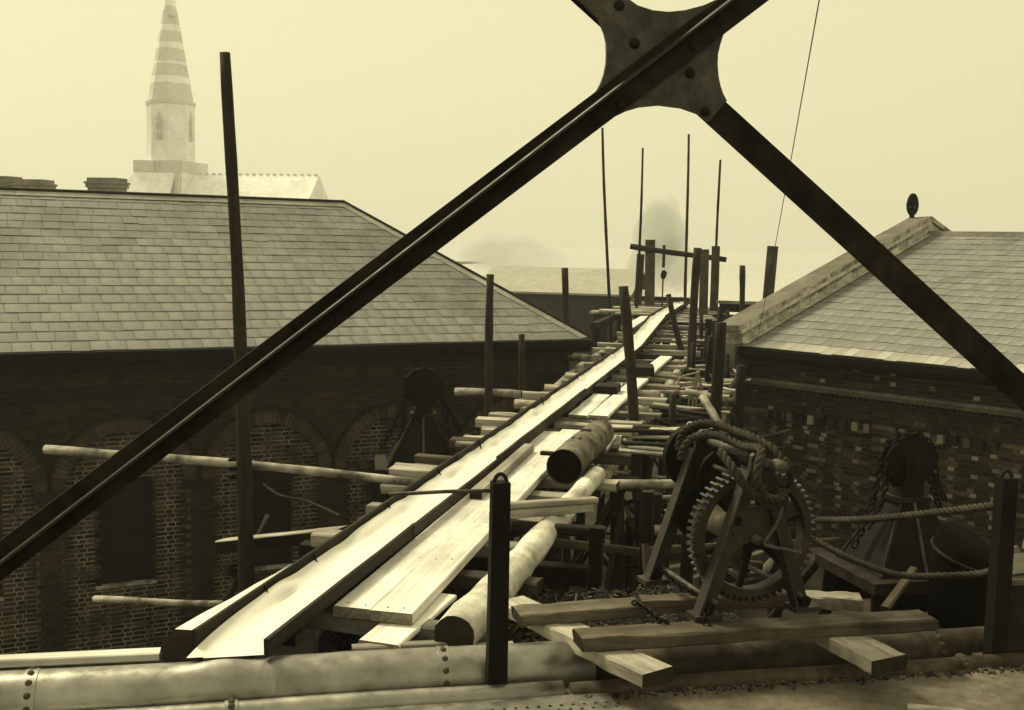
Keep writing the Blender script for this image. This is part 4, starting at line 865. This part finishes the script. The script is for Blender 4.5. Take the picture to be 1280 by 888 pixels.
def left_building():
    B = Bld(40.15, 350, 600, 20.0); EZ = 6.12; k = math.tan(rad(30)); d0 = -.32
    a_c, _ = B.hit(737, 421, d0); aL, dR, zR = B.roofhit(0, 240, EZ, k, d0); aR, _, _ = B.roofhit(430, 255.5, EZ, k, d0)
    A0 = -3.0; A1 = a_c-.32
    t = thing('brick_workshop', 'dark brick workshop with arched windows under a hipped slate roof', 'building', B.P(6, 0, GZ))
    # ---- roof
    W_ = dR-d0; rows = 19; e = W_/math.cos(rad(30))/rows
    hip = lambda d: (A0-1, a_c-(a_c-aR)*(d-d0)/W_)
    b = MB(); C1 = B.P(A0-1, d0, EZ-.002); C2 = B.P(a_c, d0, EZ-.002); C3 = B.P(aR, dR, zR-.002); C4 = B.P(A0-1, dR, zR-.002); C5 = B.P(a_c, 2*dR-d0, EZ-.002); C6 = B.P(A0-1, 2*dR-d0, EZ-.002)
    b.add([C1, C2, C3, C4, C5, C6], [(0, 1, 2, 3), (1, 4, 2), (4, 5, 3, 2), (0, 3, 5)])
    rf = b.obj('roof', M['slate'], t)
    roof_slates(B, rf, A0-1, a_c, EZ, k, d0, rows, e, .29, hip, 300, 4.0)
    b = MB(); 
    for i, x in enumerate(np.arange(A0-1, aR, 1.1)):
        x1 = min(x+1.095, aR+.05); b = MB(); b.add([B.P(x, dR-.16, zR-.05), B.P(x1, dR-.16, zR-.05), B.P(x1, dR, zR+.05), B.P(x, dR, zR+.05), B.P(x, dR+.16, zR-.05), B.P(x1, dR+.16, zR-.05)], [(0, 1, 2, 3), (3, 2, 5, 4), (0, 3, 4), (1, 5, 2)]); b.obj('ridge_tile', M['lead'], rf)
    b = MB(); b.tube([B.P(A0-1, dR, zR+.06), B.P(aR, dR, zR+.06)], .035, 8); b.tube([B.P(aR, dR, zR+.06), B.P(a_c+.02, d0-.02, EZ+.05)], .03, 8); b.obj('ridge_roll', M['iron_brown'], rf)
    n = 9; h0, h1 = B.P(aR, dR, zR), B.P(a_c, d0, EZ); hv = (h1-h0); sidev = B.d*-.20
    for i in range(n):
        p, q = h0+hv*(i/n), h0+hv*((i+.985)/n); b = MB(); b.add([p+UP*.05, q+UP*.05, q+sidev+UP*.035, p+sidev+UP*.035, p+B.n*.2-UP*.02, q+B.n*.2-UP*.02], [(0, 3, 2, 1), (0, 1, 5, 4)]); b.obj('hip_tile', M['lead'], rf)
    # ---- gutter, eaves soffit
    b = MB(); B.box(b, A0-1, a_c+.03, d0-.10, d0-.02, EZ-.13, EZ-.004); B.box(b, A0-1, a_c+.02, d0-.02, .0, EZ-.24, EZ-.10); b.obj('gutter', M['iron'], t)
    b = MB(); B.box(b, a_c-.03, a_c+.08, d0, 2*dR, EZ-.13, EZ-.006); b.obj('gutter', M['iron'], t)
    # ---- walls
    SPR, RI, RO, PIT = 3.78, .96, 1.19, 2.40; cen = [2.85+PIT*i for i in range(-2, 4)]
    def near_c(a): return min(cen, key=lambda c: abs(c-a))
    def in_arch(a, z, r): c = near_c(a); return abs(a-c) < r and (z < SPR or (a-c)**2+(z-SPR)**2 < r*r)
    zb = .4; zt = EZ-.24
    wall = MB(); B.box(wall, A0, A1, .30, .5, zb, EZ-.1); B.box(wall, A1-.2, A1, .5, 2*dR-d0*0-.2, zb, EZ-.1); B.box(wall, A0, A1, 2*dR-.4, 2*dR-.2, zb, EZ-.1)
    wl = wall.obj('wall', M['brick'], t)
    bk = MB()      # mortar bed of the outer face, pierced by the arches
    st = .06
    for a in np.arange(A0, A1-1e-6, st):
        c = near_c(a+st/2); u = abs(a+st/2-c); lo = zb if u >= RI+.02 else SPR+math.sqrt(max(0, (RI+.05)**2-u*u))
        B.box(bk, a, min(a+st, A1), .011, .14, lo, zt)
    bk.obj('mortar_bed', M['mortar'], wl)
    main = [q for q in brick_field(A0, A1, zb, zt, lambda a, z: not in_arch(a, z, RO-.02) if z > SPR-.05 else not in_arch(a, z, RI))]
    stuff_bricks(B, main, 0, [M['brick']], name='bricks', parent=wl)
    # infill with pale joints and dark windows
    inf = MB(); WW, WZ0, WZ1 = .50, 2.10, 3.92
    for c in cen:
        B.box(inf, c-1.1, c-WW, .131, .16, zb, 5.1); B.box(inf, c+WW, c+1.1, .131, .16, zb, 5.1); B.box(inf, c-WW, c+WW, .131, .16, WZ1, 5.1); B.box(inf, c-WW, c+WW, .131, .16, zb, WZ0)
    inf.obj('infill_bed', M['mortar_pale'], wl)
    allinf = []
    for c in cen[1:]:
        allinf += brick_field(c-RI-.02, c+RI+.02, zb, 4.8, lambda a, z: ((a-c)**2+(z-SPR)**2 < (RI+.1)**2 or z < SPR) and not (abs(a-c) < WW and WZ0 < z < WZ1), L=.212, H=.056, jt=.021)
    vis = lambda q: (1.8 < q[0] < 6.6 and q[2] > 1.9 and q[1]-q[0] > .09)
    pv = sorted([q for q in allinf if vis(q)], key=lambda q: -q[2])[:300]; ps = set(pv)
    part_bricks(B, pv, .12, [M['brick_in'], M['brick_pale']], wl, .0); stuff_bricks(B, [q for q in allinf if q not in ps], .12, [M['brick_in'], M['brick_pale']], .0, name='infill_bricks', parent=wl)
    # arch rings and imposts
    for c in cen[1:]:
        b = MB(); nv = 42
        for i in range(nv):
            q0, q1 = math.pi*(i+.06)/nv, math.pi*(i+.94)/nv; e = random.uniform(-.004, .002)
            P = [B.P(c+r*math.cos(q), dd, SPR+r*math.sin(q)) for dd in (-.012+e, .13) for (r, q) in ((RI, q0), (RO, q0), (RO, q1), (RI, q1))]
            b.add(P, [(0, 1, 2, 3), (0, 4, 5, 1), (1, 5, 6, 2), (2, 6, 7, 3), (3, 7, 4, 0)])
        o = b.obj('arch_ring', M['ring'], wl)
        b = MB(); nv = 24
        for i in range(nv):      # hood mould
            q0, q1 = math.pi*i/nv, math.pi*(i+1)/nv
            P = [B.P(c+r*math.cos(q), dd, SPR+r*math.sin(q)) for dd in (-.05, .0) for (r, q) in ((RO+.003, q0), (RO+.055, q0), (RO+.055, q1), (RO+.003, q1))]
            b.add(P, [(0, 1, 2, 3), (0, 4, 5, 1), (1, 5, 6, 2), (2, 6, 7, 3), (3, 7, 4, 0)])
        b.obj('hood_mould', M['iron_brown'], wl)
        w_ = MB(); B.box(w_, c-WW, c+WW, .22, .25, WZ0, WZ1); wi = w_.obj('window', M['glass'], t)
        fr = MB(); B.box(fr, c-WW, c-WW+.05, .17, .215, WZ0, WZ1); B.box(fr, c+WW-.05, c+WW, .17, .215, WZ0, WZ1); B.box(fr, c-WW+.05, c+WW-.05, .17, .215, WZ1-.05, WZ1); fr.obj('frame', M['timber_dark'], wi)
        for z in (2.55, 3.02, 3.49):
            fr = MB(); B.box(fr, c-WW+.05, c+WW-.05, .16, .212, z, z+.03); fr.obj('glazing_bar', M['timber_dark'], wi)
        sl = MB(); B.box(sl, c-WW-.0, c+WW+.0, .09, .2, WZ0-.05, WZ0); sl.obj('sill', M['stone'], wi)
    for i in range(-2, 4):
        pc = 2.85+PIT*i+PIT/2; b = MB(); B.box(b, pc-.27, pc+.27, -.05, .13, SPR-.02, SPR+.05); B.box(b, pc-.25, pc+.25, -.03, .13, SPR-.10, SPR-.022); b.obj('impost', M['brick'], wl)
    # string course, corbels under the eaves
    b = MB(); B.box(b, A0, A1+.05, -.07, .0, 5.40, 5.47); B.box(b, A0, A1+.05, -.04, .0, 5.33, 5.398); B.box(b, A0, A1+.06, -.12, .0, EZ-.33, EZ-.245); b.obj('string_course', M['brick'], wl)
    return B
LB = left_building()
def right_building():
    B = Bld(-33.94, 1200, 600, 18.5); EZ = 6.15; d0 = -.30
    aC, _ = B.hit(928, 500); r_ = ray(1160, 294); t_ = (aC+.10)/float(r_@B.d); dR = t_*float(r_@B.n)-B.off; zR = 8+t_*float(r_[2]); k = (zR-EZ)/(dR-d0); CK = math.cos(math.atan(k)); print('right pitch', math.degrees(math.atan(k)), dR, zR)
    A1 = -4.0; t = thing('brick_hall', 'brick hall with pale headers, slate roof and stone gable coping', 'building', B.P(-8, 0, GZ))
    GA = aC+.10            # inner face of the gable parapet
    W_ = dR-d0; rows = 20; e = W_/CK/rows
    b = MB(); b.add([B.P(GA, d0, EZ), B.P(A1, d0, EZ), B.P(A1, dR, zR), B.P(GA, dR, zR), B.P(A1, 2*dR-d0, EZ), B.P(GA, 2*dR-d0, EZ)], [(0, 1, 2, 3), (3, 2, 4, 5), (1, 4, 2)])
    rf = b.obj('roof', M['slate'], t)
    roof_slates(B, rf, GA+.02, A1, EZ, k, d0, rows, e, .21, lambda d: (GA+.02, A1), 300, -9, True)
    for x in np.arange(GA, A1, .6):
        b = MB(); x1 = min(x+.595, A1); b.add([B.P(x, dR-.16, zR-.03), B.P(x1, dR-.16, zR-.03), B.P(x1, dR, zR+.09), B.P(x, dR, zR+.09), B.P(x, dR+.16, zR-.03), B.P(x1, dR+.16, zR-.03)], [(0, 1, 2, 3), (3, 2, 5, 4), (0, 3, 4), (1, 5, 2)]); b.obj('ridge_tile', M['stone_dark'], rf)
    # gable parapet with coping; profile runs up the slope and down the far side
    def prism(name, a0, a1, lo, hi, mt, dA=d0-.02, par=None, far=True):
        q = MB(); zz = lambda d, h: (EZ+k*(d-d0) if d <= dR else EZ+k*(2*dR-d-d0))+h
        ds = [dA, dR, 2*dR-dA] if far else [dA, dR]
        v = [B.P(a, d, zz(d, h)) for a in (a0, a1) for h in (lo, hi) for d in ds]; n = len(ds)
        f = []
        for i in range(n-1): f += [(i, i+1, n+i+1, n+i), (2*n+i, 3*n+i, 3*n+i+1, 2*n+i+1), (n+i, n+i+1, 3*n+i+1, 3*n+i), (i, 2*n+i, 2*n+i+1, i+1)]
        f += [(0, n, 3*n, 2*n), (n-1, 3*n-1, 4*n-1, 2*n-1)]; q.add(v, f); return q.obj(name, mt, par or t)
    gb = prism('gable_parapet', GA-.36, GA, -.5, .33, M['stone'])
    for i in range(7):     # coping stones, each one stone; light edge painted as a paler inner face
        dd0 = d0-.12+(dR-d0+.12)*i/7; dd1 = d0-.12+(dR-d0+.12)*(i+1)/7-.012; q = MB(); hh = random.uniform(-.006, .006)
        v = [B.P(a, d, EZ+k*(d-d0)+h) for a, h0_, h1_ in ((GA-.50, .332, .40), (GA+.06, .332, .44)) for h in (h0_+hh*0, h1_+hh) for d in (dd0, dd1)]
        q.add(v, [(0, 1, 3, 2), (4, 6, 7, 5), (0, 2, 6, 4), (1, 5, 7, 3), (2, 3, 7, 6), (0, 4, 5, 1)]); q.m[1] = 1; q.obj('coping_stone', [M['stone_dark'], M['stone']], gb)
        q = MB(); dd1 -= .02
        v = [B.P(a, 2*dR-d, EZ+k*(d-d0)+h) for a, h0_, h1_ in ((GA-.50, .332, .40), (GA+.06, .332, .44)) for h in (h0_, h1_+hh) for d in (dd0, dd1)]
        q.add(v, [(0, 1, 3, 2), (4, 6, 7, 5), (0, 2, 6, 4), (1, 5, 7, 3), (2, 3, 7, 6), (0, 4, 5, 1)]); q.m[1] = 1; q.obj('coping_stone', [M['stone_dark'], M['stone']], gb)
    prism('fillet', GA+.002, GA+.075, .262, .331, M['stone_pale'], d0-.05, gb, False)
    # pale stepped lead flashing along the parapet
    for i in range(22):
        dd0 = d0+.05+(dR-d0-.05)*i/22; dd1 = d0+.05+(dR-d0-.05)*(i+.96)/22; j = random.uniform(0, .03); q = MB()
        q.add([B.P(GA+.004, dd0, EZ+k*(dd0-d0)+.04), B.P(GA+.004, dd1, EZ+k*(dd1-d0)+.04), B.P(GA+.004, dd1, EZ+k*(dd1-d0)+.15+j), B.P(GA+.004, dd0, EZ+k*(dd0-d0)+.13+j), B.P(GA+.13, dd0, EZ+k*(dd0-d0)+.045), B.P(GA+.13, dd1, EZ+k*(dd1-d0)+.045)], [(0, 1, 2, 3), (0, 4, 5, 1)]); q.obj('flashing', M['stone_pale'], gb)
    # kneeler stone
    b = MB(); B.box(b, GA-.42, GA+.0, d0-.16, .05, EZ-.42, EZ+.05); b.obj('kneeler', M['stone_dark'], gb)
    # finial on the apex
    fp = B.P(GA-.42, dR, zR+.40)
    b = MB(); n = 22
    ctr = fp+UP*.30; U_ = B.n*.7+B.d*.7
    b.tube([ctr+(B.n*.12*math.cos(q)*(1-.3*max(0, math.sin(q)))+B.d*.05*math.cos(q)+UP*.23*math.sin(q)) for q in np.linspace(0, 2*math.pi, n, endpoint=False)], .042, 6, closed=True)
    b.tube([fp-UP*.05, fp+UP*.12, ctr+UP*.2], [.07, .045, .03], 8)
    for q in np.linspace(-1.2, 4.3, 11): b.tube([ctr-UP*.05, ctr+(B.n*.11*math.cos(q)+B.d*.05*math.cos(q)+UP*.21*math.sin(q))], .026, 5)
    b.obj('finial', M['iron'], gb)
    # gutter
    b = MB(); B.box(b, GA+.02, A1, d0-.10, d0-.01, EZ-.13, EZ-.012); B.box(b, GA, A1, d0-.01, .0, EZ-.20, EZ-.09); b.obj('gutter', M['iron'], t)
    b = MB(); B.box(b, GA, A1, -.15, -.10, EZ-.30, EZ-.27); b.obj('eaves_fillet', M['timber'], t)
    # wall core
    zb = .4; zt = EZ-.2
    b = MB(); B.box(b, aC+.02, A1, .25, .5, zb, zt+.1); B.box(b, aC+.02, aC+.3, .5, 2*dR-.3, zb, EZ+.1); B.box(b, A1-.2, A1, .5, 2*dR-.3, zb, EZ)
    v = [B.P(aC+.02, -.0, EZ-.1), B.P(aC+.02, 2*dR, EZ-.1), B.P(aC+.02, dR, zR), B.P(aC+.3, .0, EZ-.1), B.P(aC+.3, 2*dR, EZ-.1), B.P(aC+.3, dR, zR)]
    b.add(v, [(0, 1, 2), (5, 4, 3), (0, 2, 5, 3), (1, 4, 5, 2)])
    wl = b.obj('wall', M['brick_r'], t)
    # piers (d=0) and recessed panels (d=.10)
    sx = lambda x, y=540: B.hit(x, y)[0]
    piers = [(aC, sx(958)), (sx(975), sx(979)), (sx(1089), sx(1119)), (sx(1253), sx(1290)), (sx(1290)+1.9, sx(1290)+2.5)]
    inpier = lambda a: any(p[0] <= a <= p[1] for p in piers)
    ZP = 4.98
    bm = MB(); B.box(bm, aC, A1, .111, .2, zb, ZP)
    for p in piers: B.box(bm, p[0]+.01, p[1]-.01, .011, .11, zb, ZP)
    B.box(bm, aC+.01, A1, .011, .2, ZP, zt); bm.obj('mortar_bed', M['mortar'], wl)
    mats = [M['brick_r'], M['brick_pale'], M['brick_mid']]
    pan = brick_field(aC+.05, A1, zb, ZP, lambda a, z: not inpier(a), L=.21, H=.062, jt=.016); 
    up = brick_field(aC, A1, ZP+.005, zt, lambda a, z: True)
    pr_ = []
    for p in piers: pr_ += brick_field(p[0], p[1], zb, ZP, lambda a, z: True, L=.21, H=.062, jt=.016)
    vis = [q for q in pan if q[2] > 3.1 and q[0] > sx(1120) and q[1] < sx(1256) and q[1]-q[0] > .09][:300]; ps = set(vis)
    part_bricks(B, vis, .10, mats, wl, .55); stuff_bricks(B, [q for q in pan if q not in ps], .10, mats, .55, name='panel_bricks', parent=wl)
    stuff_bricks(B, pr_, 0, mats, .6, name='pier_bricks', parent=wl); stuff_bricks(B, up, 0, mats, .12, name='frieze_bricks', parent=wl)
    # corbel teeth over panels, ledge with dentils
    for x in np.arange(aC+.3, A1, .225):
        if not inpier(x+.05): b = MB(); B.box(b, x, x+.108, .012, .10, ZP-.17, ZP-.01); b.obj('corbel_tooth', mats[1 if random.random() < .6 else 0], wl)
    b = MB(); B.box(b, aC-.06, A1, -.14, .0, 5.50, 5.56); B.box(b, aC-.04, A1, -.10, .0, 5.44, 5.498); b.obj('ledge', M['stone_dark'], wl)
    b = MB()
    for x in np.arange(aC, A1, .09): B.box(b, x, x+.05, -.06, .0, 5.385, 5.438)
    b.obj('dentils', M['brick_r'], wl)
    b = MB(); B.box(b, aC-.04, A1, -.05, .0, 5.33, 5.383); b.obj('ledge_bed', M['brick_r'], wl)
    # gable face bricks (seen from the side)
    G2 = MB(); B.box(G2, aC-.006, aC+.019, -.0, 2*dR, zb, EZ-.12); G2.obj('gable_face', M['brick_r'], wl)
    return B, B.P(GA-.2, d0-.1, EZ+.15)
RB, kn = right_building()
# cable from the gable foot up to the girder
def cable():
    a = atP(946, 428, RB.n, RB.off-.4); t0 = ray(1022, 0); # upper end on the girder's top chord
    d = (10.65-8)  
    # plane holding the sight lines through both picture points; meet it with the chord line
    n = np.cross(ray(946, 428), ray(1022, 0)); p0 = br(0, 3.0, 10.65)-EYE; s = -(n@p0)/(n@BD); e = br(s, 3.0, 10.65)
    P = [a+(e-a)*q-UP*.12*math.sin(math.pi*q) for q in np.linspace(0, 1, 12)]
    t = thing('wire_cable', 'thin dark wire cable rising from the foot of the right gable', 'cable', a)
    for q in strands(P, .0045, .10, 2, .05): b = MB(); b.tube(q, .0035, 4); b.obj('strand', M['iron'], t)
cable()
# ---- far shed, terrace with chimneys, church
def shed():
    t = thing('corrugated_shed', 'low shed with pale roof and dark corrugated wall beyond the hipped roof', 'shed', (-10, 55, GZ))
    y = 55; x0 = -14.2; x1 = -6.9; ez = 5.6; rz = 6.75; b = MB()
    xs = np.arange(x0, x1, .12); v = []; 
    for i, x in enumerate(xs): v += [(x, y+.03*(i % 2), GZ-.2), (x, y+.03*(i % 2), ez)]
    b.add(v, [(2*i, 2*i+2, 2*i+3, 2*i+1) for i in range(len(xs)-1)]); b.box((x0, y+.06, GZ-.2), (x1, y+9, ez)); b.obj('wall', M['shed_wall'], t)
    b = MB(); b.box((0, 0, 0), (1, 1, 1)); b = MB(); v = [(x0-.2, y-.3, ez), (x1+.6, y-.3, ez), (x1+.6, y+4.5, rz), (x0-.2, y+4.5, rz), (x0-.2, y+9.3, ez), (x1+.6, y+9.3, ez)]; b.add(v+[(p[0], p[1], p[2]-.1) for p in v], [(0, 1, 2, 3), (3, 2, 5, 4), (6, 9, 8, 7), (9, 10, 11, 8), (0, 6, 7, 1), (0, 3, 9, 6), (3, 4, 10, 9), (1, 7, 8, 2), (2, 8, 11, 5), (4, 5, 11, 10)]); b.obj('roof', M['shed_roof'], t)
    t = thing('brick_vent', 'small brick vent stack with pale cap before the corrugated shed', 'chimney', (-6.2, 44, GZ)); p = atY(752, 390, 44)
    b = MB(); b.box((p[0]-.28, 43.7, GZ-.2), (p[0]+.28, 44.3, p[2]-.06)); b.obj('stack', M['brick_r'], t)
    b = MB(); b.box((p[0]-.42, 43.6, p[2]-.06), (p[0]+.42, 44.4, p[2]+.03)); b.obj('cap', M['stone'], t)
shed()
def terrace():
    t = thing('terrace_house', 'house row behind the workshop, only brick chimney stacks above the ridge', 'house', (-32, 47, GZ))
    b = MB(); b.box((-42, 44, GZ-.2), (-24, 52, 7.2)); b.obj('wall', M['brick_r'], t)
    b = MB(); b.add([(-42.3, 43.7, 7.2), (-23.7, 43.7, 7.2), (-23.7, 48, 9.2), (-42.3, 48, 9.2), (-23.7, 52.3, 7.2), (-42.3, 52.3, 7.2)], [(0, 1, 2, 3), (3, 2, 4, 5), (1, 4, 2), (0, 3, 5)]); rf = b.obj('roof', M['slate'], t)
    for x0, x1, yt in ((-8, 19, 223), (21, 60, 227), (113, 152, 225)):
        a, c = atY(x0, yt, 47.8), atY(x1, yt, 47.8); wd = (c[0]-a[0]); b = MB(); zt = (a[2]+c[2])/2; xa, xb = a[0]+wd*.06, c[0]-wd*.06
        b.box((xa, 47.4, 8.4), (xb, 48.4, zt-.38)); q = b.obj('chimney', M['chimney'], rf)
        b = MB()
        b.box((xa-.07, 47.33, zt-.379), (xb+.07, 48.47, zt-.20)); b.box((xa-.12, 47.28, zt-.199), (xb+.12, 48.52, zt-.10)); b.box((xa-.02, 47.38, zt-.099), (xb+.02, 48.42, zt+.08)); b.obj('chimney_cap', M['chimney'], rf)
terrace()
def church():
    D_ = 300.0; c = atY(214, 205, D_); cx = c[0]; hw = 28.5/1400*D_*1.03; t = thing('church', 'pale stone church with banded spire fading in the haze', 'church', (cx, D_, GZ))
    zy = lambda y, x=214: float(atY(x, y, D_)[2])
    rot = rad(0); z_par0, z_par1, z_bel, z_sp = zy(217), zy(203), zy(132), zy(-38)
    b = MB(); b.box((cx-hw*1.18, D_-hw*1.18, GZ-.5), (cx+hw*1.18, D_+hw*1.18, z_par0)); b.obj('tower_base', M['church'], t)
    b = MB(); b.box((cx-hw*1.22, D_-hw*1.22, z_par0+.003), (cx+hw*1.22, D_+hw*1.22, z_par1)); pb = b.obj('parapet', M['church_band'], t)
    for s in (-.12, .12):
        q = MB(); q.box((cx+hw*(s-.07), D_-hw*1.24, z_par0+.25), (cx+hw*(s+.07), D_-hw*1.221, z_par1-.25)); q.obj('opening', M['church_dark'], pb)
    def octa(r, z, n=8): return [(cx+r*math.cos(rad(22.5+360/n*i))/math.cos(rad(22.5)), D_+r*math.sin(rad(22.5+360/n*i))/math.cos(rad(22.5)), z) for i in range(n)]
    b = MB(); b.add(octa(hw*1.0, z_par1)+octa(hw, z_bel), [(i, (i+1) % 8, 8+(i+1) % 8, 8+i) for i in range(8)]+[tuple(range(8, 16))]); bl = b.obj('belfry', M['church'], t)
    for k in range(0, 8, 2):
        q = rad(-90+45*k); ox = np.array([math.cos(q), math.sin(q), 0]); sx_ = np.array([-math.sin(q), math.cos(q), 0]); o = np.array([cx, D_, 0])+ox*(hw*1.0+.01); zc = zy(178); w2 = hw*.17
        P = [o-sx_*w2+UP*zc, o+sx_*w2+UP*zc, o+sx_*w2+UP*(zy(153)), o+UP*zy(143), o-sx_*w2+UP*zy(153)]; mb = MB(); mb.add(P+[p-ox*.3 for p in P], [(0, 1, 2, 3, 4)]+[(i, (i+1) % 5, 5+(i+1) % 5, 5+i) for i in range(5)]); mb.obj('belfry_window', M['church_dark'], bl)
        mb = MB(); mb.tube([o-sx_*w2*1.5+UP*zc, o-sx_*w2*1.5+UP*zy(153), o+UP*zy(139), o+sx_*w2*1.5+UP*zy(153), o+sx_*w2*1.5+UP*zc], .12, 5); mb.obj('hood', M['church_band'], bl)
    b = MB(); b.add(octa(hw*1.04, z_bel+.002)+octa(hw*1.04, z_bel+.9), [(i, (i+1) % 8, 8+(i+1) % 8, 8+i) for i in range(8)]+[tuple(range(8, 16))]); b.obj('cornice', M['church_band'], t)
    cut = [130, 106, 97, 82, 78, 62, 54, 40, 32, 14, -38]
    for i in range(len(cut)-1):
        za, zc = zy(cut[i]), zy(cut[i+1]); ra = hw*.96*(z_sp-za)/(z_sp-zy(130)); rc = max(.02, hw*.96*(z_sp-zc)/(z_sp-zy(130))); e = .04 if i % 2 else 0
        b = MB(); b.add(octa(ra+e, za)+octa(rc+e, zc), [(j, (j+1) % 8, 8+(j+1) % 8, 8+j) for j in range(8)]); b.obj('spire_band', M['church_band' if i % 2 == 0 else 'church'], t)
    b = MB(); b.box((cx+.6, D_-3.2, zy(22)), (cx+2.4, D_-1.2, zy(10))); b.obj('lucarne', M['church_band'], t)
    # nave, aisle roofs
    xa, xe = cx+hw*1.2, cx+46; zr = zy(218); b = MB(); ze = zr-12
    b.box((xa, D_-12, GZ-.5), (xe, D_+12, ze)); b.obj('nave_wall', M['church'], t)
    b = MB(); b.add([(xa, D_-12.8, ze), (xe, D_-12.8, ze), (xe, D_, zr), (xa, D_, zr), (xe, D_+12.8, ze), (xa, D_+12.8, ze)], [(0, 1, 2, 3), (3, 2, 4, 5), (1, 4, 2), (0, 3, 5)]); nr = b.obj('nave_roof', M['church'], t)
    for i in range(18):
        b = MB(); x = xa+1.2+2.1*i; b.box((x, D_-.16, zr-.02), (x+1.0, D_+.16, zr+.4)); b.obj('ridge_crest', M['church_band'], nr)
    b = MB(); b.add([(cx-hw*1.9, D_-hw*1.8, zy(248)), (cx+hw*.9, D_-hw*1.8, zy(248)), (cx+hw*.9, D_-hw*1.19, z_par0-.1), (cx-hw*1.18, D_-hw*1.19, z_par0-.1), (cx-hw*1.9, D_+3, zy(248)), (cx-hw*1.18, D_+3, z_par0-.1)], [(0, 1, 2, 3), (0, 3, 5, 4)]); b.obj('side_roof', M['church'], t)
    b = MB(); b.box((cx-hw*1.9, D_-hw*1.8, GZ-.5), (cx+hw*.9, D_+3, zy(248)-.01)); b.obj('aisle_wall', M['church'], t)
    b = MB(); b.box((cx+hw*.98, D_-hw*1.45, GZ), (cx+hw*1.15, D_-hw*1.2, z_par0-.3)); b.obj('buttress', M['church_band'], t)
church()
# ---- smoke drifting behind the far platform
sm = bpy.data.materials.new('smoke'); sm.use_nodes = True; n = sm.node_tree; n.nodes.clear()
pv = n.nodes.new('ShaderNodeVolumePrincipled'); pv.inputs['Color'].default_value = (.62, .62, .60, 1); pv.inputs['Density'].default_value = .16
oo = n.nodes.new('ShaderNodeOutputMaterial'); n.links.new(pv.outputs[0], oo.inputs['Volume'])
sm2 = sm.copy(); sm2.name = 'thin_smoke'; sm2.node_tree.nodes['Principled Volume'].inputs['Density'].default_value = .07; pv.inputs['Density'].default_value = .30
for px, py, y, rx, rz, lab in [(826, 292, 78, 1.8, 2.4, 'dark smoke puff above the far square posts'), (842, 330, 82, 1.5, 2.2, 'smoke puff beside the hanging pulley block'), (640, 322, 80, 3.6, 1.5, 'low smoke drift over the corrugated shed roof'), (606, 318, 84, 2.2, 1.2, 'thin smoke drift left over the shed gable'), (808, 338, 76, 1.4, 2.2, 'faint smoke column behind the paler square post')]:
    c = atY(px, py, y); b = MB(); nu, nv = 20, 12; v = []
    for i in range(1, nv):
        for j in range(nu):
            a1, a2 = math.pi*i/nv, 2*math.pi*j/nu; f_ = 1+.16*math.sin(3*a2+px)*math.sin(2*a1+1)+.1*math.sin(5*a1+a2*2)
            v.append(c+f_*np.array([rx*math.sin(a1)*math.cos(a2), rx*.8*math.sin(a1)*math.sin(a2), rz*math.cos(a1)]))
    v += [c+UP*rz, c-UP*rz]; T = len(v)-2
    f = [(i*nu+j, i*nu+(j+1) % nu, (i+1)*nu+(j+1) % nu, (i+1)*nu+j) for i in range(nv-2) for j in range(nu)]+[(T, (j+1) % nu, j) for j in range(nu)]+[(T+1, (nv-2)*nu+j, (nv-2)*nu+(j+1) % nu) for j in range(nu)]
    b.add(v, [q[::-1] for q in f]); o = b.obj('smoke', sm if px > 700 else sm2, loc=c, smooth=True); props(o, lab, 'smoke', kind='stuff')
# ---- the air between
b = MB(); b.box((-420, -60, -.6), (420, 520, 96)); hz = b.mesh('haze', [])
hm = bpy.data.materials.new('haze_air'); hm.use_nodes = True; n = hm.node_tree; n.nodes.clear()
pv = n.nodes.new('ShaderNodeVolumePrincipled'); pv.inputs['Color'].default_value = (.97, .97, .95, 1); pv.inputs['Density'].default_value = 0.0009; pv.inputs['Anisotropy'].default_value = .3
oo = n.nodes.new('ShaderNodeOutputMaterial'); n.links.new(pv.outputs[0], oo.inputs['Volume'])
hz.materials.append(hm); o = link('haze', hz, Matrix.Identity(4)); o['kind'] = 'stuff'
print('objects', len(bpy.data.objects), 'tris', sum(len(p.vertices)-2 for me in bpy.data.meshes for p in me.polygons))
